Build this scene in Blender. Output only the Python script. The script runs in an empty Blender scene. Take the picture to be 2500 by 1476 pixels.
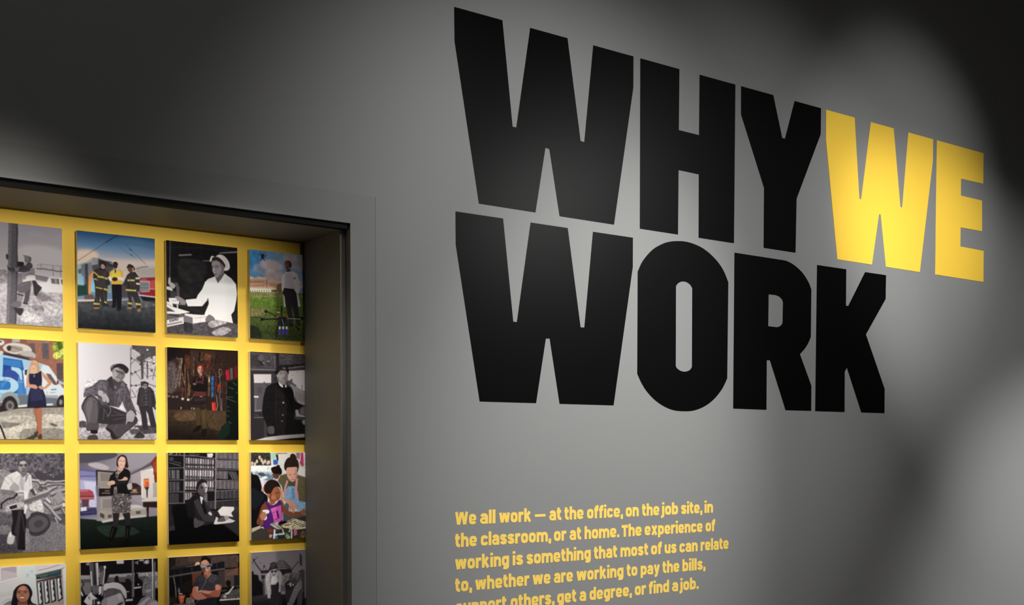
import bpy, bmesh, math
import numpy as np
from mathutils import Vector, Matrix

scene = bpy.context.scene
COL = scene.collection

# ------------------------------------------------------------------ camera
F_PX, YAW, PITCH, ROLL, PRINCIPAL_Y = 2696.40, 0.623852, -0.030163, 0.000540, 1170.47   # for a 2500 x 1476 frame
cam_data = bpy.data.cameras.new('camera')
cam_data.sensor_width = 36.0
cam_data.lens = F_PX * 36.0 / 2500.0
cam_data.shift_y = (PRINCIPAL_Y - 738.0) / 2500.0
cam_data.clip_start = 0.05
cam = bpy.data.objects.new('camera', cam_data)
COL.objects.link(cam)
_r = Vector((math.cos(YAW), -math.sin(YAW), 0.0))
_f = Vector((math.sin(YAW), math.cos(YAW), 0.0))
_z = Vector((0.0, 0.0, 1.0))
_fw = _f * math.cos(PITCH) + _z * math.sin(PITCH)
_up = _z * math.cos(PITCH) - _f * math.sin(PITCH)
_r2 = _r * math.cos(ROLL) + _up * math.sin(ROLL)
_up2 = _up * math.cos(ROLL) - _r * math.sin(ROLL)
M = Matrix((_r2, _up2, -_fw)).transposed().to_4x4()
M.translation = Vector((0.0, -2.73, 1.6))
cam.matrix_world = M
scene.camera = cam

# ------------------------------------------------------------------ world, exposure, gallery spotlights, added fill lamps
world = bpy.data.worlds.new('world')
scene.world = world
world.use_nodes = True
world.node_tree.nodes['Background'].inputs[0].default_value = (0.5, 0.52, 0.55, 1)
world.node_tree.nodes['Background'].inputs[1].default_value = 0.02
scene.view_settings.view_transform = 'Standard'
scene.view_settings.look = 'None'
scene.view_settings.gamma = 1.0
scene.view_settings.use_curve_mapping = False
scene.view_settings.exposure = 0.0


def spot(name, loc, aim, watts, deg, blend, color=(1.0, 0.96, 0.9), size=0.04):
    d = bpy.data.lights.new(name, 'SPOT')
    d.energy = watts
    d.spot_size = math.radians(deg)
    d.spot_blend = blend
    d.shadow_soft_size = size
    d.color = color
    o = bpy.data.objects.new(name, d)
    COL.objects.link(o)
    o.location = loc
    o.rotation_euler = (Vector(aim) - Vector(loc)).to_track_quat('-Z', 'Y').to_euler()
    return o


# x, y, z, aim x, aim z, cone half angle, watts
WALL_WASH = [
    (2.014, -1.514, 3.021, 2.068, 2.094, 39.72, 86),
    (3.982, -2.677, 3.302, 3.910, 2.578, 16.61, 144),
    (6.712, -2.578, 3.291, 4.956, 0.973, 15.76, 860),
    (2.849, -1.974, 4.285, 2.351, 1.590, 15.24, 610),
    (2.247, -1.213, 3.494, 4.513, 2.047, 15.79, 365),
    (4.136, -2.864, 3.152, 2.907, 1.947, 24.27, 225),
]
for _x, _y, _zz, _ax, _az, _half, _w in WALL_WASH:
    spot('spotlight_wall', (_x, _y, _zz), (_ax, 0.0, _az), _w, 2 * _half, 1.0, (1.0, 0.985, 0.955))
spot('spotlight_prints', (0.35, -1.35, 3.02), (0.57, 0.28, 1.64), 225, 24, 1.0, (1.0, 0.96, 0.86), 0.1)
spot('spotlight_prints', (1.0, -1.3, 3.0), (1.16, 0.28, 1.62), 185, 18.5, 1.0, (1.0, 0.96, 0.86), 0.1)
spot('spotlight_prints', (1.5, -4.9, 2.22), (0.74, 0.28, 1.95), 590, 16.5, 1.0, (1.0, 0.95, 0.88), 0.01)
spot('spotlight_prints', (-0.3, -1.5, 3.15), (1.385, 0.15, 1.44), 50, 24, 1.0, (1.0, 0.95, 0.88))
spot('fill_floor_bounce', (3.3, -1.9, 3.7), (3.3, -2.0, 0.0), 3400, 62, 1.0)  # added fill: lights the floor so its bounce lifts the lower wall
spot('fill_ceiling_bounce', (0.6, -2.4, 3.0), (0.6, -2.2, 4.3), 850, 130, 1.0)  # added uplight: ceiling bounce fills the upper left wall

# ------------------------------------------------------------------ helpers
def lin(h):
    h = h.lstrip('#')
    v = [int(h[i:i + 2], 16) / 255.0 for i in (0, 2, 4)]
    return tuple(x / 12.92 if x <= 0.04045 else ((x + 0.055) / 1.055) ** 2.4 for x in v)


def mat(name, base, rough=0.6, spec=0.3, mottled=0.0, scale=3.0, bump=0.0, bscale=300.0):
    m = bpy.data.materials.new(name)
    m.use_nodes = True
    nt = m.node_tree
    b = nt.nodes['Principled BSDF']
    b.inputs['Roughness'].default_value = rough
    b.inputs['Specular IOR Level'].default_value = spec
    b.inputs['Base Color'].default_value = (*base, 1)
    tc = nt.nodes.new('ShaderNodeTexCoord')
    if mottled:
        nz = nt.nodes.new('ShaderNodeTexNoise')
        nz.inputs['Scale'].default_value = scale
        nz.inputs['Detail'].default_value = 5
        nt.links.new(tc.outputs['Object'], nz.inputs['Vector'])
        mx = nt.nodes.new('ShaderNodeMix')
        mx.data_type = 'RGBA'
        mx.inputs['A'].default_value = (*[c * (1 - mottled) for c in base], 1)
        mx.inputs['B'].default_value = (*[min(1, c * (1 + mottled)) for c in base], 1)
        nt.links.new(nz.outputs['Fac'], mx.inputs['Factor'])
        nt.links.new(mx.outputs['Result'], b.inputs['Base Color'])
    if bump:
        n2 = nt.nodes.new('ShaderNodeTexNoise')
        n2.inputs['Scale'].default_value = bscale
        n2.inputs['Detail'].default_value = 3
        nt.links.new(tc.outputs['Object'], n2.inputs['Vector'])
        bp = nt.nodes.new('ShaderNodeBump')
        bp.inputs['Strength'].default_value = bump
        bp.inputs['Distance'].default_value = 0.001
        nt.links.new(n2.outputs['Fac'], bp.inputs['Height'])
        nt.links.new(bp.outputs['Normal'], b.inputs['Normal'])
    return m


GREY = mat('grey wall paint', (0.213, 0.216, 0.216), 0.6, 0.15, 0.03, 1.5, 0.12, 350)
TRIMGREY = mat('grey trim paint', (0.195, 0.198, 0.198), 0.55, 0.15, 0.04, 4.0, 0.1, 200)
LINING = mat('grey lining paint', (0.175, 0.17, 0.15), 0.55, 0.3, 0.05, 5.0, 0.1, 200)
YELLOWWALL = mat('yellow wall paint', (0.85, 0.56, 0.07), 0.6, 0.2, 0.02, 2.0, 0.08, 350)
BLACK = mat('black letter paint', (0.0022, 0.0022, 0.0025), 0.34, 0.055, 0.1, 3.0)
SHADESTRIP = mat('painted shade strip', (0.006, 0.006, 0.006), 0.7, 0.1, 0.1, 8.0)  # black put in for the shaded band of the head reveal
PALEYELLOW = mat('pale yellow letter paint', (0.87, 0.60, 0.125), 0.6, 0.08, 0.03, 3.0)
YELLOW = mat('yellow letter paint', (0.88, 0.58, 0.065), 0.6, 0.08, 0.03, 3.0)
WHITEBOARD = mat('white board', (0.80, 0.80, 0.78), 0.6, 0.2, 0.02, 20.0)
FLOORMAT = mat('dark concrete floor', (0.085, 0.084, 0.082), 0.45, 0.4, 0.2, 2.0)
DARK = mat('dark room paint', (0.09, 0.09, 0.095), 0.8, 0.1, 0.05, 1.0)

printmat = bpy.data.materials.new('photo print')
printmat.use_nodes = True
_b = printmat.node_tree.nodes['Principled BSDF']
_b.inputs['Roughness'].default_value = 0.55
_b.inputs['Specular IOR Level'].default_value = 0.03
_va = printmat.node_tree.nodes.new('ShaderNodeVertexColor')
_va.layer_name = 'ink'
printmat.node_tree.links.new(_va.outputs['Color'], _b.inputs['Base Color'])


def link(name, me, m=None, parent=None, loc=None):
    o = bpy.data.objects.new(name, me)
    COL.objects.link(o)
    if m is not None:
        me.materials.append(m)
    if parent is not None:
        o.parent = parent
    if loc is not None:
        o.location = loc
    return o


def add_box(bm, x0, x1, y0, y1, z0, z1):
    v = [bm.verts.new(p) for p in ((x0, y0, z0), (x1, y0, z0), (x1, y1, z0), (x0, y1, z0),
                                   (x0, y0, z1), (x1, y0, z1), (x1, y1, z1), (x0, y1, z1))]
    for q in ((0, 3, 2, 1), (4, 5, 6, 7), (0, 1, 5, 4), (1, 2, 6, 5), (2, 3, 7, 6), (3, 0, 4, 7)):
        bm.faces.new([v[i] for i in q])


def done(bm, name, m=None, parent=None, loc=None):
    bmesh.ops.recalc_face_normals(bm, faces=bm.faces)
    me = bpy.data.meshes.new(name)
    bm.to_mesh(me)
    bm.free()
    return link(name, me, m, parent, loc)


def structure(name, m, boxes, bevel=0.0):
    bm = bmesh.new()
    for b in boxes:
        add_box(bm, *b)
    if bevel:
        bmesh.ops.bevel(bm, geom=bm.edges[:], offset=bevel, segments=2, affect='EDGES')
    o = done(bm, name, m)
    o['kind'] = 'structure'
    return o


def thing(o, label, cat, group=None):
    o['label'] = label
    o['category'] = cat
    if group:
        o['group'] = group
    return o


# ------------------------------------------------------------------ the room
OPEN_L, OPEN_R, OPEN_T = -0.700, 1.4185, 2.2103        # opening inside its casing
CAS_L, CAS_R, CAS_T = -0.778, 1.4962, 2.2915            # casing outside
REVEAL, JAMB_L, JAMB_R, HEAD = 0.030, -0.6855, 1.4040, 2.1958
BACK = 0.262                                            # back of the front wall
YP = 0.2642                                               # front faces of the photo prints
YW = YP + 0.015                                         # the yellow wall
XL, XR, YB, CEIL = -3.0, 7.5, -5.6, 4.3

structure('floor', FLOORMAT, [(XL - .1, XR + .1, YB - .1, YW + .1, -0.1, 0.0)])
structure('ceiling', DARK, [(XL - .1, XR + .1, YB - .1, BACK, CEIL, CEIL + 0.1)])
structure('wall_left', DARK, [(XL - .1, XL, YB, BACK, 0, CEIL)])
structure('wall_right', DARK, [(XR, XR + .1, YB, BACK, 0, CEIL)])
structure('spill_blocker', DARK, [(XL, XR, -3.85, -3.6, 2.214, CEIL)])      # added unseen bulkhead, blocks lamp spill above the opening
structure('wall_back', DARK, [(XL - .1, XR + .1, YB - .1, YB, 0, CEIL)])
GAP = 0.0012                                            # open paint joint beside the casing

# front wall: one slab around the opening
bm = bmesh.new()
_out = [(XL, 0), (CAS_L - GAP, 0), (CAS_L - GAP, CAS_T), (CAS_R + GAP, CAS_T), (CAS_R + GAP, 0), (XR, 0), (XR, CEIL), (XL, CEIL)]
_fr = [bm.verts.new((x, 0.0, z)) for x, z in _out]
_bk = [bm.verts.new((x, BACK, z)) for x, z in _out]
bm.faces.new(_fr)
bm.faces.new(_bk[::-1])
for i in range(len(_out)):
    j = (i + 1) % len(_out)
    bm.faces.new((_fr[i], _bk[i], _bk[j], _fr[j]))
o = done(bm, 'wall_front', GREY)
o['kind'] = 'structure'

structure('wall_alcove', YELLOWWALL, [(-1.3, 2.0, YW, YW + 0.1, 0, 2.75)])
bm = bmesh.new()                                        # casing: one frame around head and both sides
_in = [(CAS_L, 0), (CAS_L, CAS_T), (CAS_R, CAS_T), (CAS_R, 0), (OPEN_R, 0), (OPEN_R, OPEN_T), (OPEN_L, OPEN_T), (OPEN_L, 0)]
_fr = [bm.verts.new((x, -0.0008, z)) for x, z in _in]
_bk = [bm.verts.new((x, REVEAL, z)) for x, z in _in]
bm.faces.new(_fr)
bm.faces.new(_bk[::-1])
for i in range(8):
    j = (i + 1) % 8
    bm.faces.new((_fr[i], _bk[i], _bk[j], _fr[j]))
o = done(bm, 'trim_1', TRIMGREY)
o['kind'] = 'structure'
structure('trim_2', LINING, [(JAMB_R, CAS_R, REVEAL, BACK, 0, HEAD)], 0.0015)                  # right jamb lining
structure('trim_3', LINING, [(CAS_L, JAMB_L, REVEAL, BACK, 0, HEAD)], 0.0015)                  # left jamb lining
structure('trim_4', LINING, [(CAS_L, CAS_R, REVEAL, BACK, HEAD, CAS_T)], 0.0015)               # head lining
structure('shade_strip', SHADESTRIP, [(JAMB_L, OPEN_R, 0.008, REVEAL, HEAD - 0.0005, OPEN_T)])                # painted shade strip standing in for the shade under the head casing


# ------------------------------------------------------------------ title letters (outlines on the wall, X,Z in metres)
def pts(s):
    return [tuple(float(v) for v in q.split(',')) for q in s.split()]


LETTERS = [
    ('large black letter W that starts the upper title line WHY', 'black',
     '1.7572,2.8727 1.9281,2.8727 1.9659,2.5636 1.9802,2.5641 2.0320,2.8727 2.1768,2.8727 2.2305,2.5636 2.2461,2.5622 2.2817,2.8727 2.4523,2.8727 2.4521,2.7714 2.3709,2.3180 2.1472,2.3180 2.1065,2.5189 2.0908,2.5207 2.0528,2.3180 1.8436,2.3180 1.7584,2.7752',
     None),
    ('large black letter H between the W and the Y of WHY', 'black',
     '2.4829,2.8727 2.6597,2.8727 2.6585,2.6686 2.7551,2.6675 2.7562,2.8727 2.9323,2.8727 2.9303,2.3180 2.7555,2.3180 2.7550,2.5341 2.6583,2.5349 2.6571,2.3180 2.4838,2.3180',
     None),
    ('large black letter Y next to the yellow W', 'black',
     '2.9620,2.8727 3.1302,2.8727 3.1807,2.7268 3.1962,2.7266 3.2477,2.8727 3.3974,2.8727 3.3969,2.7762 3.2626,2.5171 3.2592,2.3180 3.0855,2.3180 3.0853,2.5329 2.9630,2.7737',
     None),
    ('large yellow letter W after the black word WHY', 'yellow',
     '3.4266,2.8727 3.5981,2.8727 3.6318,2.5651 3.6438,2.5644 3.6983,2.8727 3.8459,2.8727 3.8956,2.5665 3.9090,2.5658 3.9437,2.8727 4.1140,2.8727 4.1141,2.7830 4.0323,2.3180 3.8057,2.3180 3.7685,2.5204 3.7569,2.5206 3.7150,2.3180 3.5016,2.3180 3.4274,2.7617',
     None),
    ('large yellow letter E at the right end of the upper title line', 'yellow',
     '4.1406,2.8727 4.4866,2.8727 4.4866,2.7417 4.3183,2.7396 4.3190,2.6681 4.4788,2.6677 4.4820,2.5361 4.3202,2.5339 4.3195,2.4530 4.4966,2.4525 4.4978,2.3180 4.1413,2.3180',
     None),
    ('large black letter W that starts the lower word WORK', 'black',
     '1.7612,2.2847 1.9308,2.2847 1.9687,1.9782 1.9828,1.9779 2.0344,2.2847 2.1793,2.2847 2.2323,1.9778 2.2483,1.9783 2.2828,2.2847 2.4528,2.2847 2.4528,2.1892 2.3717,1.7340 2.1486,1.7340 2.1089,1.9356 2.0935,1.9349 2.0559,1.7340 1.8462,1.7340 1.7619,2.1892',
     None),
    ('large black letter O with a narrow slot opening in the word WORK', 'black',
     '2.4751,2.1760 2.4801,2.1851 2.4847,2.1941 2.4901,2.2032 2.4970,2.2127 2.5061,2.2230 2.5168,2.2340 2.5283,2.2446 2.5397,2.2538 2.5512,2.2616 2.5633,2.2682 2.5751,2.2739 2.5860,2.2789 2.5955,2.2828 2.6042,2.2857 2.6126,2.2880 2.6212,2.2901 2.6300,2.2920 2.6389,2.2935 2.6478,2.2947 2.6568,2.2957 2.6656,2.2966 2.6744,2.2974 2.6834,2.2978 2.6928,2.2978 2.7030,2.2974 2.7137,2.2966 2.7246,2.2954 2.7355,2.2937 2.7463,2.2917 2.7572,2.2893 2.7680,2.2864 2.7787,2.2830 2.7891,2.2790 2.7994,2.2745 2.8095,2.2695 2.8195,2.2641 2.8295,2.2581 2.8395,2.2516 2.8490,2.2448 2.8576,2.2380 2.8651,2.2313 2.8717,2.2246 2.8777,2.2177 2.8834,2.2104 2.8887,2.2025 2.8936,2.1943 2.8982,2.1858 2.9030,2.1775 2.9006,1.8405 2.8982,1.8364 2.8959,1.8324 2.8933,1.8282 2.8901,1.8233 2.8863,1.8177 2.8821,1.8115 2.8772,1.8049 2.8711,1.7980 2.8637,1.7905 2.8553,1.7825 2.8460,1.7744 2.8363,1.7669 2.8262,1.7599 2.8155,1.7532 2.8043,1.7470 2.7925,1.7414 2.7798,1.7363 2.7663,1.7318 2.7528,1.7279 2.7398,1.7249 2.7276,1.7229 2.7158,1.7218 2.7042,1.7213 2.6925,1.7211 2.6807,1.7210 2.6690,1.7211 2.6573,1.7218 2.6458,1.7230 2.6345,1.7249 2.6233,1.7273 2.6123,1.7304 2.6012,1.7340 2.5900,1.7383 2.5787,1.7432 2.5677,1.7486 2.5571,1.7544 2.5470,1.7608 2.5371,1.7678 2.5278,1.7750 2.5194,1.7821 2.5119,1.7892 2.5053,1.7964 2.4992,1.8037 2.4935,1.8110 2.4883,1.8184 2.4837,1.8259 2.4794,1.8334 2.4749,1.8409',
     '2.6489,2.1436 2.6510,2.1460 2.6531,2.1485 2.6553,2.1509 2.6578,2.1530 2.6605,2.1549 2.6636,2.1566 2.6667,2.1582 2.6697,2.1594 2.6727,2.1604 2.6755,2.1611 2.6785,2.1616 2.6817,2.1620 2.6853,2.1622 2.6891,2.1624 2.6930,2.1623 2.6969,2.1618 2.7008,2.1609 2.7048,2.1596 2.7087,2.1581 2.7121,2.1566 2.7149,2.1550 2.7173,2.1533 2.7194,2.1516 2.7213,2.1498 2.7229,2.1479 2.7241,2.1459 2.7253,2.1439 2.7265,2.1419 2.7270,1.8747 2.7259,1.8727 2.7248,1.8707 2.7236,1.8688 2.7219,1.8669 2.7198,1.8650 2.7175,1.8631 2.7147,1.8614 2.7112,1.8599 2.7069,1.8585 2.7018,1.8573 2.6964,1.8564 2.6915,1.8558 2.6871,1.8557 2.6829,1.8559 2.6789,1.8565 2.6749,1.8573 2.6708,1.8585 2.6668,1.8600 2.6630,1.8616 2.6598,1.8632 2.6573,1.8648 2.6552,1.8664 2.6536,1.8680 2.6523,1.8694 2.6513,1.8706 2.6507,1.8716 2.6503,1.8726 2.6498,1.8736'),
    ('large black letter R between the O and the K of WORK', 'black',
     '2.9338,2.2850 3.1748,2.2840 3.1813,2.2840 3.1877,2.2841 3.1943,2.2841 3.2012,2.2836 3.2086,2.2828 3.2162,2.2816 3.2240,2.2801 3.2318,2.2783 3.2395,2.2760 3.2472,2.2735 3.2549,2.2705 3.2627,2.2673 3.2706,2.2637 3.2787,2.2597 3.2866,2.2554 3.2939,2.2511 3.3004,2.2468 3.3064,2.2423 3.3121,2.2376 3.3176,2.2328 3.3230,2.2277 3.3282,2.2223 3.3331,2.2168 3.3375,2.2115 3.3413,2.2062 3.3444,2.2010 3.3474,2.1959 3.3505,2.1907 3.3501,2.0113 3.3458,2.0045 3.3415,1.9975 3.3371,1.9908 3.3326,1.9845 3.3280,1.9790 3.3234,1.9739 3.3185,1.9691 3.3132,1.9642 3.3075,1.9592 3.3013,1.9543 3.2950,1.9494 3.2888,1.9445 3.3557,1.8292 3.3557,1.7346 3.2116,1.7343 3.1236,1.9144 3.1062,1.9143 3.1064,1.7340 2.9324,1.7350',
     '3.1135,2.1531 3.1538,2.1531 3.1586,2.1519 3.1635,2.1509 3.1683,2.1497 3.1726,2.1483 3.1765,2.1466 3.1800,2.1447 3.1832,2.1427 3.1859,2.1405 3.1880,2.1383 3.1896,2.1358 3.1910,2.1334 3.1924,2.1309 3.1911,2.0552 3.1897,2.0532 3.1884,2.0512 3.1870,2.0492 3.1851,2.0472 3.1827,2.0453 3.1800,2.0435 3.1771,2.0417 3.1739,2.0402 3.1704,2.0391 3.1666,2.0383 3.1627,2.0375 3.1588,2.0368 3.1126,2.0376'),
    ('large black letter K at the end of the word WORK', 'black',
     '3.3829,2.2847 3.5561,2.2847 3.5562,2.1447 3.5707,2.1445 3.6731,2.2847 3.8065,2.2847 3.8055,2.1901 3.6815,2.0413 3.8054,1.8314 3.8057,1.7340 3.6583,1.7340 3.5661,1.9059 3.5528,1.8901 3.5539,1.7340 3.3797,1.7340',
     None),
]


def plate(name, outer, inner, m, thick):
    xs = [p[0] for p in outer]
    zs = [p[1] for p in outer]
    ox, oz = (min(xs) + max(xs)) / 2, min(zs)
    bm = bmesh.new()
    loops = [outer] + ([inner] if inner else [])
    edges, rings = [], []
    for lp in loops:
        vs = [bm.verts.new((x - ox, -thick, z - oz)) for x, z in lp]
        rings.append(vs)
        edges += [bm.edges.new((vs[i], vs[(i + 1) % len(vs)])) for i in range(len(vs))]
    bmesh.ops.triangle_fill(bm, use_beauty=True, use_dissolve=False, edges=edges)
    for vs in rings:
        bk = [bm.verts.new((v.co.x, 0.0, v.co.z)) for v in vs]
        for i in range(len(vs)):
            j = (i + 1) % len(vs)
            bm.faces.new((vs[i], vs[j], bk[j], bk[i]))
    return done(bm, name, m, None, (ox, 0.0, oz))


for label, colour, outer, inner in LETTERS:
    o = plate('wall_letter', pts(outer), pts(inner) if inner else None, BLACK if colour == 'black' else YELLOW, 0.0010)
    thing(o, label, 'letter', colour + ' letters of the wall title')

# ------------------------------------------------------------------ paragraph lettering
# stroke font: x-height 100, strokes given by their centre lines, (width, line) where the stroke is thinner
T = 31.0
RR = [(17, 34), (21, 22), (32, 16), (54, 16), (65, 22), (69, 34), (69, 66), (65, 78), (54, 84), (32, 84), (21, 78), (17, 66), (17, 34)]
G = {
    'o': (86, [RR]),
    'n': (86, [[(16, 0), (16, 100)], [(16, 62), (22, 78), (36, 84), (54, 84), (65, 78), (70, 64), (70, 0)]]),
    'h': (86, [[(16, 0), (16, 134)], [(16, 62), (22, 78), (36, 84), (54, 84), (65, 78), (70, 64), (70, 0)]]),
    'm': (138, [[(16, 0), (16, 100)], [(16, 62), (22, 78), (34, 84), (50, 84), (62, 78), (69, 64), (69, 0)], [(69, 62), (76, 78), (88, 84), (104, 84), (116, 78), (122, 64), (122, 0)]]),
    'u': (86, [[(16, 100), (16, 36), (21, 22), (32, 16), (50, 16), (64, 22), (70, 36)], [(70, 0), (70, 100)]]),
    'r': (62, [[(16, 0), (16, 100)], [(16, 60), (24, 78), (36, 85), (62, 85)]]),
    'i': (32, [[(16, 0), (16, 100)], [(16, 113), (16, 139)]]),
    'j': (36, [[(20, 100), (20, 2), (16, -10), (6, -16), (-8, -16)], [(20, 113), (20, 139)]]),
    'l': (32, [[(16, 0), (16, 134)]]),
    't': (58, [[(22, 126), (22, 36), (27, 22), (38, 15), (56, 14)], [(0, 88), (54, 88)]]),
    'f': (56, [[(22, 0), (22, 100), (27, 113), (38, 120), (56, 120)], [(0, 88), (52, 88)]]),
    'a': (84, [[(18, 68), (23, 80), (34, 86), (50, 86), (62, 80), (68, 68), (68, 0)], (25, [(60, 52), (34, 52), (20, 47), (13, 37), (13, 27), (20, 16), (34, 12), (48, 12), (60, 20)])]),
    'e': (86, [[(69, 45), (69, 66), (65, 78), (54, 84), (32, 84), (21, 78), (17, 66), (17, 34), (21, 22), (32, 16), (54, 16), (65, 21), (69, 29)], (17, [(20, 46), (80, 46)])]),
    's': (80, [[(65, 70), (60, 80), (50, 85), (30, 85), (20, 80), (16, 70), (20, 61), (32, 55), (50, 47), (61, 40), (64, 30), (60, 20), (50, 15), (30, 15), (20, 20), (15, 31)]]),
    'c': (82, [[(69, 66), (64, 78), (54, 84), (32, 84), (21, 78), (17, 66), (17, 34), (21, 22), (32, 16), (54, 16), (64, 22), (69, 34)]]),
    'd': (86, [RR, [(70, 0), (70, 134)]]),
    'b': (86, [RR, [(16, 0), (16, 134)]]),
    'p': (86, [RR, [(16, -30), (16, 100)]]),
    'g': (86, [RR, [(70, 100), (70, 2), (65, -11), (54, -16), (32, -16), (20, -11)]]),
    'k': (88, [[(16, 0), (16, 134)], [(22, 42), (68, 100)], [(36, 58), (72, 0)]]),
    'w': (128, [[(15, 100), (34, 4)], [(38, 4), (60, 96)], [(68, 96), (90, 4)], [(94, 4), (113, 100)]]),
    'x': (88, [[(16, 100), (72, 0)], [(72, 100), (16, 0)]]),
    'y': (88, [[(16, 100), (44, 8)], [(72, 100), (46, 8), (38, -14), (28, -18), (14, -18)]]),
    'W': (150, [[(17, 124), (38, 4)], [(43, 4), (70, 120)], [(80, 120), (107, 4)], [(112, 4), (133, 124)]]),
    'T': (84, [[(42, 0), (42, 124)], [(0, 109), (84, 109)]]),
    '\u2014': (112, [[(4, 56), (108, 56)]]),
    ',': (34, [[(17, 30), (17, 2)], [(19, 6), (12, -20)]]),
    '.': (34, [[(17, 0), (17, 30)]]),
}


def stroke(bm, path, w, sx, sz, ox, y0, y1):
    """one flat stroke with mitred joins, as a thin solid"""
    closed = path[0] == path[-1]
    p = [Vector((x, z)) for x, z in (path[:-1] if closed else path)]
    n = len(p)
    left, right = [], []
    for i in range(n):
        a = p[(i - 1) % n] if (closed or i > 0) else None
        b = p[(i + 1) % n] if (closed or i < n - 1) else None
        d1 = (p[i] - a).normalized() if a is not None else None
        d2 = (b - p[i]).normalized() if b is not None else None
        d1 = d1 or d2
        d2 = d2 or d1
        nn = Vector((-d1.y - d2.y, d1.x + d2.x)).normalized()
        k = w / 2 / max(0.5, nn.dot(Vector((-d1.y, d1.x))))
        left.append(p[i] + nn * k)
        right.append(p[i] - nn * k)
    V = [[bm.verts.new((ox + q.x * sx, y, q.y * sz)) for q in side] for side in (left, right) for y in (y0, y1)]
    lf, lb, rf, rb = V
    m = n if closed else n - 1
    for i in range(m):
        j = (i + 1) % n
        bm.faces.new((lf[i], rf[i], rf[j], lf[j]))
        bm.faces.new((lb[i], lb[j], rb[j], rb[i]))
        bm.faces.new((lf[i], lf[j], lb[j], lb[i]))
        bm.faces.new((rf[i], rb[i], rb[j], rf[j]))
    if not closed:
        for i in (0, n - 1):
            bm.faces.new((lf[i], lb[i], rb[i], rf[i]))


TEXT = [
    (1.3683, [('We', 1.7579, 1.8336), ('all', 1.8468, 1.9032), ('work', 1.9162, 2.0382), ('—', 2.0500, 2.0948), ('at', 2.1078, 2.1566), ('the', 2.1680, 2.2468), ('office,', 2.2605, 2.4145), ('on', 2.4256, 2.4839), ('the', 2.4976, 2.5770), ('job', 2.5876, 2.6645), ('site,', 2.6780, 2.7814), ('in', 2.7912, 2.8336)]),
    (1.3029, [('the', 1.7579, 1.8358), ('classroom,', 1.8490, 2.1160), ('or', 2.1260, 2.1763), ('at', 2.1891, 2.2373), ('home.', 2.2503, 2.3989), ('The', 2.4082, 2.4970), ('experience', 2.5100, 2.7826), ('of', 2.7969, 2.8451)]),
    (1.2367, [('working', 1.7579, 1.9538), ('is', 1.9667, 2.0067), ('something', 2.0196, 2.2771), ('that', 2.2899, 2.3895), ('most', 2.4032, 2.5270), ('of', 2.5392, 2.5894), ('us', 2.6018, 2.6580), ('can', 2.6711, 2.7594), ('relate', 2.7732, 2.9135)]),
    (1.1709, [('to,', 1.7579, 1.8185), ('whether', 1.8289, 2.0308), ('we', 2.0432, 2.1136), ('are', 2.1266, 2.2037), ('working', 2.2178, 2.4172), ('to', 2.4307, 2.4788), ('pay', 2.4928, 2.5805), ('the', 2.5922, 2.6718), ('bills,', 2.6856, 2.7984)]),
    (1.1051, [('support', 1.7592, 1.9446), ('others,', 1.9589, 2.1297), ('get', 2.1394, 2.2178), ('a', 2.2304, 2.2582), ('degree,', 2.2716, 2.4550), ('or', 2.4669, 2.5176), ('find', 2.5305, 2.6239), ('a', 2.6375, 2.6663), ('job.', 2.6754, 2.7657)]),
]
XH = 0.0312                                              # x-height of the paragraph
para = bpy.data.objects.new('wall_paragraph', None)
COL.objects.link(para)
para.location = (TEXT[0][1][0][1], 0.0, TEXT[-1][0])
thing(para, 'yellow paragraph of five lines lettered below the word WORK', 'wall text')
for base, words in TEXT:
    line = bpy.data.objects.new('text_line', None)
    COL.objects.link(line)
    line.parent = para
    line.location = (0, 0, base - TEXT[-1][0])
    for word, x0, x1 in words:
        adv, x = [], 0.0
        for ch in word:
            adv.append(x)
            x += G[ch][0] + 7
        total = x - 7
        sx = (x1 - x0) / total
        sz = XH / 100.0
        bm = bmesh.new()
        for k, (ch, a) in enumerate(zip(word, adv)):
            for si, path in enumerate(G[ch][1]):
                w = 26.0 if ch == '\u2014' else T
                if isinstance(path, tuple):
                    w, path = path
                stroke(bm, path, w, sx, sz, a * sx, -0.0006 - 0.00002 * si - 0.00001 * (k % 2), 0.0)
        done(bm, 'word', PALEYELLOW, line, (x0 - TEXT[0][1][0][1], 0, 0))

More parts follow.
